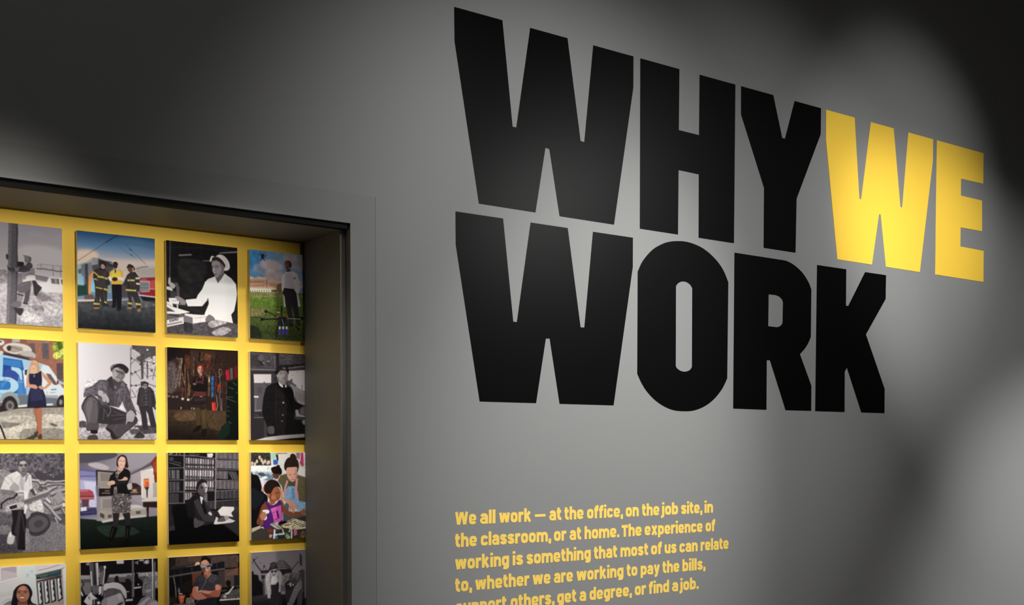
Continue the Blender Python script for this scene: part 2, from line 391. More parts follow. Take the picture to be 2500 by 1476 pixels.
# ------------------------------------------------------------------ photo prints
# every print is described by its own painted shapes, on a sheet of 1000 x 1250 units (origin top left):
#   p polygon, s smooth outline, l stroke, g linear gradient inside an outline, n tonal grain, b soften what is painted so far
PRINTS = [
    ('black and white photo print of a lineman in a white helmet hugging a pole', 0.5283, 2.1584, 0.881, '''g #a6a0aa,#c9c4ca 0 269,-8 264,442 -78,-202 1687,-430 1668,1501 -102,1592
s #b4aeb6 0 565,131 703,76 851,118 1001,92 1001,171 813,201 646,219
s #d3ced3 0 472,305 719,240 999,280 1092,438 809,505 478,536
b x 38
p #8f8a90 0 -89,646 316,580 360,595 358,759 -91,788
n 0.35 17 -89,628 360,586 358,759 -91,798
g #c2bdc4,#a29ca3 0 260,758 253,1286 -91,779 358,749 530,783 769,792 1089,796 1083,1332 -99,1403
s #8d868d 0 731,825 842,875 888,960 767,949 684,887
s #8a838a 0 637,998 766,1008 793,1055 664,1064
s #c9c4c8 0 767,939 954,965 990,1090 802,1094
s #d0cbd0 0 481,1078 636,1096 764,1185 524,1210
n 0.3 15 -91,798 358,759 466,769 768,822 1088,816 1083,1332 -99,1403
b x 6
p #cdc8cd 0 661,519 754,483 997,487 1092,488 1089,746 900,742 695,720
p #827d83 0 669,611 831,630 807,693 679,675
p #7f7b80 0 454,616 523,605 521,745 453,756
p #e6e2e6 0 695,720 807,691 845,627 967,623 1090,637 1088,811 768,822
p #756e75 0 856,643 953,639 961,709 865,706
p #a39ba0 0 901,641 925,640 930,707 908,707
p #6e696f 0 976,647 1090,647 1089,716 985,705
l #6b666d 13 688,534 734,539 772,528 827,538 883,537 940,548 1091,528
l #88838a 5 689,497 744,472 903,478 1092,472
l #8a858a 7 744,472 735,527
l #8a858a 9 884,488 887,606
l #8a858a 8 973,489 975,608
p #625e64 0 368,-9 474,-13 476,112 467,306 472,537 459,789 450,983 444,1247 327,1248 339,895 356,528 360,269
p #767178 0 369,-9 403,-11 396,313 386,699 361,1246 329,1248 345,799 361,413
p #4a464c 0 453,-11 474,-13 476,112 467,306 471,537 449,983 444,1245 424,1246 442,790 456,403
n 0.2 8 363,-8 477,-14 470,595 444,1245 327,1248
s #4a474c 0 334,394 352,389 361,413 358,447 347,458 333,435
p #2d2a2f 0 468,468 533,468 547,491 519,529 467,534
p #474248 0 588,463 636,478 642,516 605,575 532,597 464,597 423,590 422,553 478,541 533,512
p #938e94 0 619,533 661,533 669,615 646,642 531,691 511,635 521,602 598,583
p #b9b4b8 0 538,492 574,464 579,488 549,515
p #4b474d 0 343,511 359,549 431,550 432,600 378,596 350,575
p #817c82 0 429,547 487,547 474,587 441,594
s #8b868a 0 547,392 575,387 624,410 614,448 581,476 553,465
s #69646a 0 594,404 625,413 619,460 586,479 599,443
l #3a363a 7 554,448 575,451
l #4c484c 4 550,415 570,419
s #d6d1d3 0 528,386 544,360 580,342 619,356 635,387 631,411 605,394 569,386
l #454146 5 529,389 571,389 605,396 632,413
p #ded9db 0 559,650 604,626 660,624 665,660 676,679 604,687 529,713 529,692 567,673
p #68636a 0 457,760 530,717 622,693 633,736 614,788 556,857 474,857 455,818
p #565158 0 549,854 612,794 599,933 565,986 524,978 539,928
p #8c878d 0 463,858 532,866 524,929 500,968 448,956
l #3b373c 15 460,871 528,885
p #3b373c 0 631,689 675,685 697,725 750,769 714,828 680,884 653,862 649,773
l #8f8a90 8 624,707 613,825 593,953
l #9b969c 7 644,754 650,1026 617,1087 590,1070
s #6f6a70 0 377,1004 450,960 502,969 498,1020 454,1039 400,1031
p #a9a4a9 0 481,1044 536,988 573,974 563,1025 495,1051
l #3a363b 19 527,977 573,984
s #3a363b 0 410,1040 463,1042 517,1044 528,1074 494,1137 462,1118 432,1081
l #6d686e 5 475,826 557,781 621,756
l #8b868c 6 484,768 585,730
l #8f8a90 6 560,528 606,505 629,493
l #6b666c 5 496,583 569,566 610,533
l #7d787e 6 531,647 586,604 660,592
l #57525a 5 586,604 660,607'''),
    ('colour photo print of two firefighters and a man in a yellow vest', 0.7665, 2.1584, 1.421, '''g #24476c,#5f7ea0 0 -39,10 -41,182 -400,-203 1431,-431 1414,1500 -421,1591
g #5f7ea0,#c3b6b4 0 -41,182 -43,373 -405,221 1426,76 1425,259 -407,409
p #c9b9b2 0 -407,400 1425,249 1422,543 -410,702
s #d9bfae 0 -5,264 191,234 266,314 12,435
s #456685 0 449,81 681,115 1018,149 1018,79 721,32
b x 44
p #b9b0ae 0 620,416 767,382 1016,339 1014,519 775,540
p #7d8f8f 0 -90,483 114,396 200,328 485,370 481,762 -94,809
p #9da0a2 0 114,396 201,325 294,330 265,411 189,437 123,449
p #8fb0b8 0 -90,483 49,432 65,680 -93,703
p #4c5a62 0 11,502 53,479 52,547 15,550
p #3c3d45 0 52,441 133,409 139,761 73,766
p #6b6d78 0 56,436 96,419 102,677 57,690
p #79797f 0 135,404 180,385 188,554 145,567
p #4c4a52 0 184,428 265,406 446,413 464,489 425,571 197,533
p #37353b 0 266,333 446,393 474,430 331,424 246,393
l #3f3d43 14 294,360 351,364 427,368
p #8c8c92 0 190,331 266,333 260,411 189,399
p #7fb0cf 0 43,586 80,573 83,756 45,761
p #7db4d6 0 154,595 206,581 223,763 162,768
p #d78a4e 0 136,587 174,535 212,484 226,492 178,593 162,797 134,800
p #1f3a33 0 -93,703 121,695 138,809 -95,866
p #5e4a48 0 77,819 195,804 213,861 91,875
p #a6a09e 0 747,434 1016,379 1014,519 785,539
l #c3bcba 9 581,439 747,414 1016,349
l #5a5a60 10 747,424 816,398 906,379
p #84252e 0 775,540 1014,509 1012,769 793,756
p #a9474d 0 924,567 1014,539 1013,649 923,676
p #7a7a7e 0 795,583 919,572 917,707 793,717
p #b7b3b3 0 785,574 924,565 926,576 787,588
l #b0acac 8 922,567 920,706 813,720
l #4d4b50 6 796,622 913,614
l #4d4b50 6 796,667 913,659
l #d8ccc8 8 923,671 1013,667
l #c9bdb8 6 815,556 884,548
l #d6d0cf 14 763,764 1012,774
p #1b1a1f 0 793,776 1012,784 1011,839 832,833
p #4a4248 0 559,638 637,651 674,805 538,816
p #b5a198 0 -95,890 441,848 655,832 654,866 -95,933
l #d2aa90 10 -95,899 232,869
l #d8c9c0 10 -95,923 441,853
g #3e4145,#0f1014 0 -49,929 -53,1304 -413,952 518,857 1420,797 1414,1500 -421,1591
s #5c5c5e 0 518,867 812,834 1011,879 712,941
n 0.25 35 -413,948 1420,808 1416,1296 -418,1402
b x 8
l #22303f 4 12,387 363,115
l #1b2733 9 363,115 517,5
l #4c5c6e 4 449,100 690,252 748,285
l #33465a 4 623,121 700,192 876,352
l #1f2f40 8 661,171 695,187
l #1f2f40 8 675,238 699,256
p #2f2a2b 0 203,494 264,459 350,461 397,515 406,573 414,660 381,672 364,898 393,925 402,949 307,946 293,874 279,817 273,963 263,983 204,988 203,920 223,812 219,686 199,591
p #3b3536 0 264,479 369,479 376,702 233,695 235,588
l #b9ac52 23 258,567 315,571 375,587
l #a99c50 17 233,709 309,719
l #a99c50 25 333,720 380,733
l #b3a654 25 203,920 269,920
l #a99d58 21 338,885 362,898
l #b5a850 17 207,513 254,552
l #a4984c 21 211,600 251,611
s #7d5b45 0 202,969 259,959 268,983 207,992
s #b58d7c 0 350,427 345,448 331,462 315,464 302,452 297,432 302,411 315,397 332,395 345,407
p #2a2525 0 270,406 294,364 313,350 351,364 366,401 363,440 344,423 324,400 295,408 288,447
s #1f1c1d 0 288,443 302,461 335,472 321,483 283,467
p #14151b 0 429,644 559,633 558,805 546,982 498,986 491,839 479,948 421,952 441,912
p #d9a24c 0 407,495 445,460 532,454 571,470 594,556 521,582 444,589 396,564
p #e6c148 0 426,493 469,460 483,507 503,456 542,472 564,637 429,649
p #d0a83a 0 435,570 560,569 564,642 429,654
l #d6d2d6 43 401,563 425,600
l #cfcbd0 39 512,571 579,569
p #bfc3cf 0 465,445 508,438 498,467 483,507 469,469
p #20222e 0 472,454 490,456 483,502 472,500
s #3a2723 0 509,399 504,425 489,442 471,444 457,429 452,405 457,379 472,362 490,360 504,374
s #2a1d1b 0 454,373 481,355 508,368 513,397 494,379 460,384
s #3a2420 0 508,579 500,595 482,606 459,608 441,600 434,586 442,570 460,559 483,557 501,565
s #221a1b 0 544,973 539,984 525,991 509,992 495,987 490,977 495,966 509,959 526,957 539,963
s #1c1a1c 0 486,940 480,947 464,953 445,954 430,951 424,944 430,937 445,932 464,930 480,933
p #332e2f 0 629,514 678,470 737,464 785,529 799,617 783,718 759,720 802,835 801,964 761,972 742,879 689,775 693,932 634,947 650,857 631,730 607,722 617,652 569,657
l #b9b06a 23 638,582 724,576
l #b7ad68 23 613,710 744,709
l #b7ad68 25 637,882 688,883
l #b9ae60 27 744,884 802,885
l #cbbfa0 25 744,548 791,543
l #cbbfa0 25 751,616 794,618
s #8e6b4e 0 632,937 688,928 683,955 636,958
s #8e6b4e 0 759,952 799,939 801,979 766,984
s #5c3f35 0 641,414 698,404 717,446 668,473 644,453
p #2b2627 0 625,416 640,385 659,365 708,383 735,425 727,450 693,411 659,405 634,427
s #b98c50 0 719,431 717,443 711,451 704,452 698,445 696,434 698,422 704,414 711,413 717,420
l #4b4446 8 235,588 262,644
l #4b4446 8 349,519 329,638
l #4b4446 8 232,831 250,916
l #4b4446 8 327,774 345,870
l #4b4446 8 658,531 676,647
l #4b4446 8 736,543 715,664
l #4b4446 8 675,786 693,883
l #4b4446 8 763,798 772,877
l #1c191b 7 283,487 292,544
l #1c191b 7 358,597 367,674
l #1c191b 7 647,610 656,689
l #1c191b 7 462,666 464,939
l #1c191b 7 520,661 527,945
l #8c6a58 8 317,437 336,439
l #e8d8cc 5 473,342 487,345
n 0.2 6 189,457 407,436 402,973 183,989
n 0.2 6 571,460 816,437 811,983 565,1001'''),
    ('black and white photo print of a worker in white coat and cap packing boxes', 0.9990, 2.1584, 1.358, '''g #141214,#201e20 0 -60,25 -67,817 -441,-200 1492,-429 1479,1519 -458,1609
l #2a2729 10 -2,96 436,59 1004,60
l #262325 8 236,22 1005,20
s #262426 0 184,242 536,256 493,497 192,504
n 0.3 48 -441,-200 1492,-429 1479,1519 -458,1609
b x 14
p #6f6a70 0 165,177 340,150 359,170 175,199
p #777278 0 732,93 1005,45 1004,70 743,107
p #5d595e 0 496,226 628,203 628,226 506,236
l #686369 9 55,7 47,488
p #a9a4a4 0 29,497 55,492 58,555 21,567
s #9d989a 0 19,558 82,562 122,598 101,638 62,632
p #4e494d 0 112,555 152,556 176,622 178,749 140,742 131,626
p #c5c0c0 0 -6,618 43,619 87,654 77,674 -7,655
p #3a3639 0 52,672 126,675 145,761 51,759
p #e4e0de 0 29,770 170,761 169,842 36,843
s #837c80 0 110,754 170,740 259,792 264,830 209,854 169,808
l #5d585a 6 75,806 164,794
l #6f6a6c 12 100,848 259,845
p #b9b4b4 0 134,850 159,848 159,897 139,898
p #d9d4d0 0 -8,812 80,844 94,887 178,905 323,939 228,965 158,980 0,981 -9,909
p #4a464a 0 1,889 69,923 119,948 0,952
l #8f8a8a 8 -8,841 89,887
p #f0ecea 0 -8,817 80,849 80,864 -8,836
p #5b565b 0 0,981 232,975 232,1019 4,1073
p #c9c4c4 0 -3,1069 232,1009 234,1102 -3,1163
p #6b656a 0 233,965 348,991 357,1094 237,1077
p #d2cdcc 0 248,961 408,967 530,964 592,969 570,1050 357,1094 352,1010 247,988
l #8a8586 5 388,1018 459,1003 551,987
l #a39e9e 4 464,993 463,1067
l #2a272a 16 34,998 59,994
l #2a272a 16 69,997 93,999
l #2a272a 16 103,1008 128,993
l #2a272a 16 133,1008 163,989
l #2e2b2e 8 13,1138 14,1121
l #2e2b2e 8 29,1134 29,1117
l #2e2b2e 8 45,1131 45,1113
l #2e2b2e 8 61,1126 61,1108
l #2e2b2e 8 77,1122 77,1104
l #2e2b2e 8 92,1118 92,1100
l #2e2b2e 8 108,1114 108,1096
l #2e2b2e 8 124,1110 124,1092
l #2e2b2e 8 140,1105 140,1087
l #2e2b2e 8 156,1101 156,1083
l #2e2b2e 8 172,1097 172,1079
l #2e2b2e 8 188,1093 188,1075
l #2e2b2e 8 204,1089 204,1071
p #efe9e2 0 683,421 813,374 907,431 975,505 990,635 978,736 946,879 903,933 929,1051 735,1044 520,964 531,929 583,806 573,728 490,848 288,863 259,777 410,750 431,699 492,616 534,513 575,470
p #cfc8c2 0 573,728 583,806 531,929 572,857 598,765
p #d6d0ca 0 491,764 573,748 490,848 450,851
l #d2cbc4 7 573,718 717,696 842,677
l #cac3bd 9 848,676 821,788
p #d8d2cc 0 715,1006 893,933 929,1041 735,1039
l #dbd4cd 9 534,513 584,628 573,718
l #dbd4cd 9 657,483 636,584
l #dbd4cd 9 823,488 874,604 842,697
l #dbd4cd 9 907,491 947,638
l #dbd4cd 9 698,559 738,755 715,956
l #dbd4cd 9 634,763 613,923
l #dbd4cd 9 841,797 778,931
l #dbd4cd 9 370,773 491,803
l #dbd4cd 9 430,759 553,729
l #dbd4cd 9 905,742 841,887
l #dbd4cd 9 757,993 893,903
p #5b5457 0 673,422 803,350 813,389 714,518 688,460
p #efe9e2 0 813,374 834,407 719,519 740,495
s #8c8589 0 630,237 701,191 794,211 814,289 793,361 709,438 673,422 643,345
s #6a6367 0 742,236 809,250 809,320 740,416 709,438 772,333
s #a59ea1 0 638,336 659,304 679,362 670,392 650,374
l #3a3538 9 674,288 700,275 731,282
l #3a3538 8 633,291 653,290
l #453f42 8 679,307 720,300
l #453f42 8 636,311 652,311
l #4b4448 11 663,398 697,388
l #5e5659 8 663,353 689,356
s #2a2628 0 628,218 649,166 722,149 794,191 825,248 819,289 773,243 701,206
s #d3cdcb 0 603,200 629,148 680,153 732,120 805,131 867,194 889,262 876,313 824,336 803,320 825,268 794,211 742,167 680,153 639,177 628,218 608,234
l #a8a2a1 8 774,134 825,188 850,286
s #6b6468 0 535,1018 581,955 633,971 668,1009 622,1042 550,1056
g #4c474b,#3a363a 0 -69,1088 -71,1301 -11,1163 347,1094 570,1055 694,1017 1008,1061 1006,1268 -12,1268
s #9b9598 0 570,1065 705,1021 840,1047 735,1094 611,1132
s #8b8589 0 631,1190 776,1111 902,1144 796,1220 672,1238
s #2f2b2f 0 236,1106 347,1099 346,1208 246,1204
n 0.3 30 -11,1163 347,1094 694,1017 1008,1061 1006,1268 -12,1268
l #2d2a2d 5 48,1065 39,1068 38,1080 48,1078 48,1090 38,1093
l #2d2a2d 5 64,1061 54,1063 54,1089 64,1086
l #2d2a2d 5 70,1084 70,1059 80,1056 80,1069 70,1071 80,1081
l #2d2a2d 5 86,1079 91,1053 96,1077
l #2d2a2d 5 88,1070 94,1069
l #2d2a2d 5 102,1075 102,1050 112,1047 112,1060 102,1062
l #2d2a2d 5 117,1070 118,1045 128,1042 127,1055 118,1058
l #2d2a2d 5 134,1040 133,1066 143,1063
l #2d2a2d 5 159,1033 149,1036 149,1061 159,1059
l #2d2a2d 5 149,1048 158,1046'''),
    ('colour photo print of a man in a white coat with drones on grass', 1.2370, 2.1584, 1.700, '''g #2f6ea3,#8f9bb0 0 -6,216 648,114 -488,-214 1541,-446 1533,1512 -502,1603
g #7f93ad,#b7a9ae 0 -89,244 -91,535 -190,234 1086,61 1084,578 -193,679
s #3d7cb0 0 -5,12 119,19 76,208 -7,333
s #5588b8 0 -7,294 179,336 221,410 -8,392
s #b2a4aa 0 160,152 349,113 497,198 411,265 201,246
s #a79ba6 0 498,49 843,65 842,235 647,184
s #b0a3a6 0 253,270 496,287 474,388 273,386
n 0.14 68 -488,-214 1541,-446 1533,1512 -502,1603
b x 26
p #c99d82 0 -8,411 127,370 252,398 267,524 -9,557
p #d9c3b0 0 3,381 54,381 65,409 -3,415
p #d0b7a6 0 127,370 252,373 242,401 122,409
p #a97f70 0 239,404 268,401 272,524 246,521
p #cda388 0 268,396 495,406 495,555 272,544
l #6d5048 9 13,442 13,462
l #6d5048 9 32,441 32,460
l #6d5048 9 52,439 52,458
l #6d5048 9 72,437 71,457
l #6d5048 9 91,435 91,455
l #6d5048 9 111,434 111,453
l #6d5048 9 131,432 131,452
l #6d5048 9 151,430 150,450
l #6d5048 9 170,429 170,448
l #6d5048 9 190,427 190,446
l #6d5048 9 210,425 210,445
l #6d5048 9 12,503 12,522
l #6d5048 9 32,501 32,521
l #6d5048 9 52,499 51,519
l #6d5048 9 71,498 71,517
l #6d5048 9 91,496 91,516
l #6d5048 9 111,494 110,514
l #6d5048 9 130,493 130,512
l #6d5048 9 150,491 150,511
l #6d5048 9 170,489 170,509
l #6d5048 9 190,488 190,507
l #6d5048 9 210,486 210,506
l #8a6a5c 10 304,442 304,501
l #8a6a5c 10 325,444 325,503
l #8a6a5c 10 347,445 346,504
l #8a6a5c 10 368,446 367,505
l #8a6a5c 10 389,447 388,506
l #8a6a5c 10 410,448 410,507
l #8a6a5c 10 431,449 431,509
l #8a6a5c 10 453,450 452,510
p #e0cdbd 0 -9,547 314,535 309,572 -9,588
l #5f6a45 11 7,567 12,594
l #5f6a45 11 41,565 46,592
l #5f6a45 11 75,562 80,589
l #5f6a45 11 109,559 114,586
l #5f6a45 11 143,556 148,583
l #5f6a45 11 178,553 183,580
l #5f6a45 11 212,550 217,577
l #5f6a45 11 247,548 252,575
l #5f6a45 11 282,545 287,572
p #4d4a35 0 325,539 409,534 409,566 325,571
s #6b5842 0 410,473 479,437 495,555 420,561
g #6d7440,#4f6a26 0 -91,603 -92,729 -193,609 494,565 1084,532 1083,780 -195,872
p #7f744c 0 -9,640 537,606 819,579 819,599 -9,669
g #54652c,#2c331a 0 -92,787 -95,1147 -194,795 1083,720 1079,1430 -199,1493
s #67613d 0 -11,830 249,821 217,902 -1,936
s #1a1f14 0 -33,1075 112,1085 173,1209 110,1301 -35,1309
n 0.35 16 -193,621 1084,532 1079,1430 -199,1493
b x 5
p #7a93b0 0 754,484 841,471 841,552 753,556
l #1c1d2e 7 192,60 150,25
l #1c1d2e 7 192,65 124,59
l #1c1d2e 7 202,59 221,23
l #1c1d2e 7 212,63 267,55
l #1c1d2e 7 207,78 242,85
l #1c1d2e 7 183,100 168,141
l #1c1d2e 7 210,98 224,143
p #2a2550 0 171,82 218,63 214,119 179,118
p #1b1b26 0 176,57 213,48 218,77 173,87
p #d2c9cb 0 539,273 636,244 722,276 744,344 787,421 775,492 732,565 774,742 725,751 710,607 667,451 625,355 538,502 494,565 479,507 480,388 496,317
p #d2c9cb 0 503,604 527,562 541,765 515,767
p #ada5b1 0 528,294 625,265 635,374 661,501 516,513 533,383
p #b7aeb2 0 598,278 636,254 668,371 710,547 667,471 624,375
s #8d848e 0 662,332 700,328 695,364 668,361
l #6c656e 10 760,423 787,426
l #766f77 9 749,349 760,363
l #6c656e 7 754,494 775,497
p #2c282b 0 516,503 667,501 710,557 720,626 751,894 772,1023 713,1037 686,909 633,733 643,912 658,1021 588,1025 578,896 536,720 526,622 494,565
l #121113 16 527,508 667,511
l #100f10 19 707,1043 750,1085
l #100f10 19 604,1019 648,1031
s #5a3a2d 0 529,155 545,114 588,100 628,126 634,175 593,229 555,227 537,194
s #7d5341 0 538,164 556,133 572,161 559,207 540,189
s #3a2720 0 594,109 628,131 634,180 598,230 609,167
p #3a2b2c 0 555,237 604,228 636,244 571,270
p #5d6695 0 555,247 582,259 631,235 636,254 561,269
l #e2dada 5 582,210 615,202
l #15151a 14 477,755 482,903
s #1c1c22 0 495,803 492,818 485,828 475,829 468,820 465,805 468,790 476,780 485,779 492,788
l #17171b 14 239,846 407,913
s #17171b 0 264,851 259,864 248,873 233,874 222,867 218,854 222,841 234,833 248,832 260,839
l #2b2b26 6 249,870 217,951
l #17171b 19 175,968 428,946
s #121215 0 211,966 205,979 192,988 175,989 161,982 156,970 162,957 175,948 192,947 206,954
l #17171b 8 9,945 175,944
l #c0b8a8 8 578,928 784,924
l #17171b 9 567,909 806,901
s #141418 0 819,912 814,926 802,936 787,937 775,929 771,915 776,901 788,891 802,890 814,898
l #e0d6c2 12 410,853 452,850
p #1e2027 0 428,917 557,908 577,1036 428,1045
s #c2452a 0 428,912 425,922 418,929 409,930 401,924 399,914 402,903 409,896 418,895 426,901
s #b8402a 0 578,906 576,918 569,926 561,926 555,920 552,908 555,896 561,889 569,888 576,895
l #6f6a70 14 481,943 513,1030
l #3b3b44 8 450,925 449,1054
l #3b3b44 8 540,919 547,1048
p #d9d6de 0 436,1053 462,1051 461,1088 434,1090
p #3a32a0 0 434,1090 464,1088 461,1167 435,1169
p #d9d6de 0 489,1049 515,1048 515,1085 487,1086
p #3a32a0 0 487,1086 517,1085 514,1164 489,1166
p #d9d6de 0 543,1046 569,1044 569,1081 541,1083
p #3a32a0 0 541,1083 571,1081 568,1161 542,1163
l #14140f 8 428,986 395,1206
l #14140f 7 589,975 641,1252
l #14140f 7 406,1067 378,1247'''),
    ('colour photo print of a blond woman in a navy dress beside a blue van', 0.5283, 1.8695, 0.661, '''p #8f5f50 0 -90,-216 1644,-333 1625,1571 -113,1555
p #a3705f 0 544,-10 1019,-8 1014,489 783,459
p #b9b2b5 0 392,-11 483,-7 482,41 392,50
p #6b5c60 0 581,50 656,39 663,213 605,178
p #665c62 0 740,34 820,30 822,235 745,229
l #ad9a96 8 733,29 825,24
p #5b5055 0 912,284 988,276 991,480 916,483
p #8a5f54 0 269,-14 366,0 312,60 260,34
l #57505a 5 918,337 988,334
l #57505a 5 917,405 987,402
n 0.12 23 -90,-216 1644,-333 1625,1571 -113,1555
s #8fa042 0 870,39 936,-4 1010,2 1008,197 933,230 878,203 897,144 861,97
s #d6e06a 0 878,164 934,142 971,189 924,230 878,213
s #c6d25a 0 870,68 907,56 916,104 879,116
s #58702c 0 917,17 972,23 990,100 944,103
s #e3ea86 0 943,132 1000,90 1005,148 961,180
n 0.5 12 871,5 1010,-3 1007,226 877,232
b x 5
p #a9c9e6 0 162,218 284,203 514,239 748,296 821,322 894,435 930,492 1013,528 1011,782 154,802
p #2c60aa 0 161,237 288,239 505,264 538,468 549,688 156,699
p #3f80c6 0 292,259 500,271 502,359 282,326
p #1f4c95 0 282,326 375,341 387,435 298,477 277,440
p #a3cdec 0 162,223 288,239 278,440 272,478 158,482
p #3a4fa0 0 299,401 388,350 467,432 457,547 359,512 298,477
p #4b86cc 0 453,471 542,506 552,688 442,691
p #b4daf0 0 375,348 468,361 500,393 504,507 484,508 462,442 423,405 379,388
s #b4daf0 0 106,470 298,477 377,488 443,533 458,595 420,653 331,677 104,686 104,636 296,636 354,625 366,574 346,534 245,519 106,521
p #2f78c2 0 158,534 357,533 354,628 156,640
p #8fc0e6 0 156,680 437,676 446,695 155,708
p #4a8fd0 0 253,554 324,542 261,625
l #c6d6e6 6 158,520 510,536
l #35557f 6 280,520 359,512
l #2f4f86 4 487,260 527,688 523,813
l #2f4f86 4 288,241 298,515
p #e9eef2 0 512,392 557,352 574,466 536,621 526,545
p #27334a 0 535,382 562,371 556,448 534,439
p #dfe9f0 0 748,306 821,322 912,454 929,541 1013,587 1011,782 743,711 692,462
p #6d5a5a 0 783,415 838,423 911,532 911,561 874,552 828,496
p #8c3b34 0 916,498 939,502 934,541 911,556
l #dfe6ea 8 821,331 916,493
p #8d5f54 0 957,545 1013,553 1012,606 985,588
l #54608a 11 845,619 906,612
l #8c8c94 7 827,659 896,651
l #7d8290 4 795,642 796,787
p #6c7684 0 446,691 571,692 771,691 928,692 908,785 861,834 453,824
p #a7abb3 0 771,691 928,687 918,726 780,720
p #dfe3e6 0 449,824 543,812 862,791 862,815 453,853
p #2c2a2e 0 154,831 444,853 561,841 1010,821 1010,851 444,901 152,953
s #9aa0a6 0 242,800 269,705 340,660 411,672 463,747 458,814 400,797 330,732
s #2b292c 0 259,838 295,742 375,712 436,777 440,862 399,925 319,931 267,894
s #5d5657 0 411,830 400,870 372,896 338,896 311,872 301,832 312,792 339,766 373,765 401,790
s #8e8786 0 398,832 390,863 369,883 344,884 324,865 317,834 325,802 345,782 371,782 391,801
s #4e4748 0 382,832 377,852 365,865 349,865 337,853 333,833 338,813 350,800 365,800 378,812
s #302d31 0 908,785 937,706 993,685 1011,782 991,832 926,838
s #8f8b8e 0 982,773 977,794 966,807 952,807 941,795 937,774 942,753 953,740 967,740 978,753
p #3a363a 0 293,174 425,196 586,236 595,260 284,203
s #d9d3ce 0 283,118 330,68 427,51 543,66 605,101 618,148 542,162 425,191 320,163
s #a79c94 0 382,84 516,106 479,155 390,169 346,134
s #3b3536 0 329,106 365,85 382,122 355,157 333,139
l #6e6663 8 373,94 515,144
s #bcb7b5 0 461,175 587,140 663,184 649,233 559,218
l #5b5557 8 452,204 559,218 640,224
s #dcdcdf 0 207,28 286,28 303,60 268,90 207,84
s #c9d2da 0 214,178 267,156 289,184 258,214 214,206
l #2b272b 15 242,40 268,48
g #a59d95,#d2cbc0 0 240,895 238,1084 153,934 462,862 1010,836 1005,1271 148,1274
s #c9c1b6 0 187,981 505,947 613,984 326,1055
s #e2dacd 0 273,1112 531,1081 611,1119 343,1169
s #8b847e 0 195,1038 486,1053 290,1112
s #9d968f 0 503,1129 739,1108 997,1125 1005,1271 502,1273
s #dcd4c8 0 741,943 925,930 999,997 813,1029
s #6a625c 0 831,1044 905,1057 909,1082 849,1073
p #4a4542 0 529,1244 665,1166 683,1205 628,1246
n 0.22 17 153,934 1010,841 1005,1271 148,1274
b x 3
l #232024 19 229,1065 259,1122 298,1245
l #b9b7ba 13 239,1037 273,1112
p #a8694f 0 628,854 683,853 677,983 688,1166 656,1166 667,1060
p #b3735a 0 664,848 733,847 731,963 726,1079 720,1185 683,1185 685,1060 663,935
s #5b3a30 0 633,1171 675,1142 683,1176 656,1188
s #5b3a30 0 678,1214 711,1176 730,1214 724,1243 683,1241
p #27263f 0 584,423 620,412 647,425 692,404 729,384 737,499 731,576 771,691 788,836 669,858 556,841 576,677 600,590 581,524
p #343456 0 599,619 726,615 752,750 597,773
n 0.1 11 584,423 729,384 788,836 556,841
p #d49b82 0 582,423 582,524 587,557 654,560 686,587 672,617 581,600 550,592 551,506 561,448
p #cf957c 0 729,388 801,458 854,514 842,553 781,609 726,620 690,597 709,567 763,595 810,535 746,460
p #cf987f 0 620,378 675,367 692,404 647,430 615,417
s #c8a296 0 651,452 650,461 646,467 641,467 638,462 637,453 638,444 642,438 646,438 650,443
s #dcb89a 0 598,312 640,253 694,289 711,375 683,414 602,427 570,409 589,351
s #c99b70 0 676,280 707,327 706,384 683,409
s #d8a68f 0 673,317 666,346 649,365 628,366 611,349 605,320 612,290 629,271 650,270 667,287
l #f3e6de 9 621,338 657,338
l #7a5548 6 619,304 630,301
l #7a5548 6 648,302 661,302
s #caa27c 0 598,312 622,258 658,257 630,282 603,341 597,418 575,409'''),
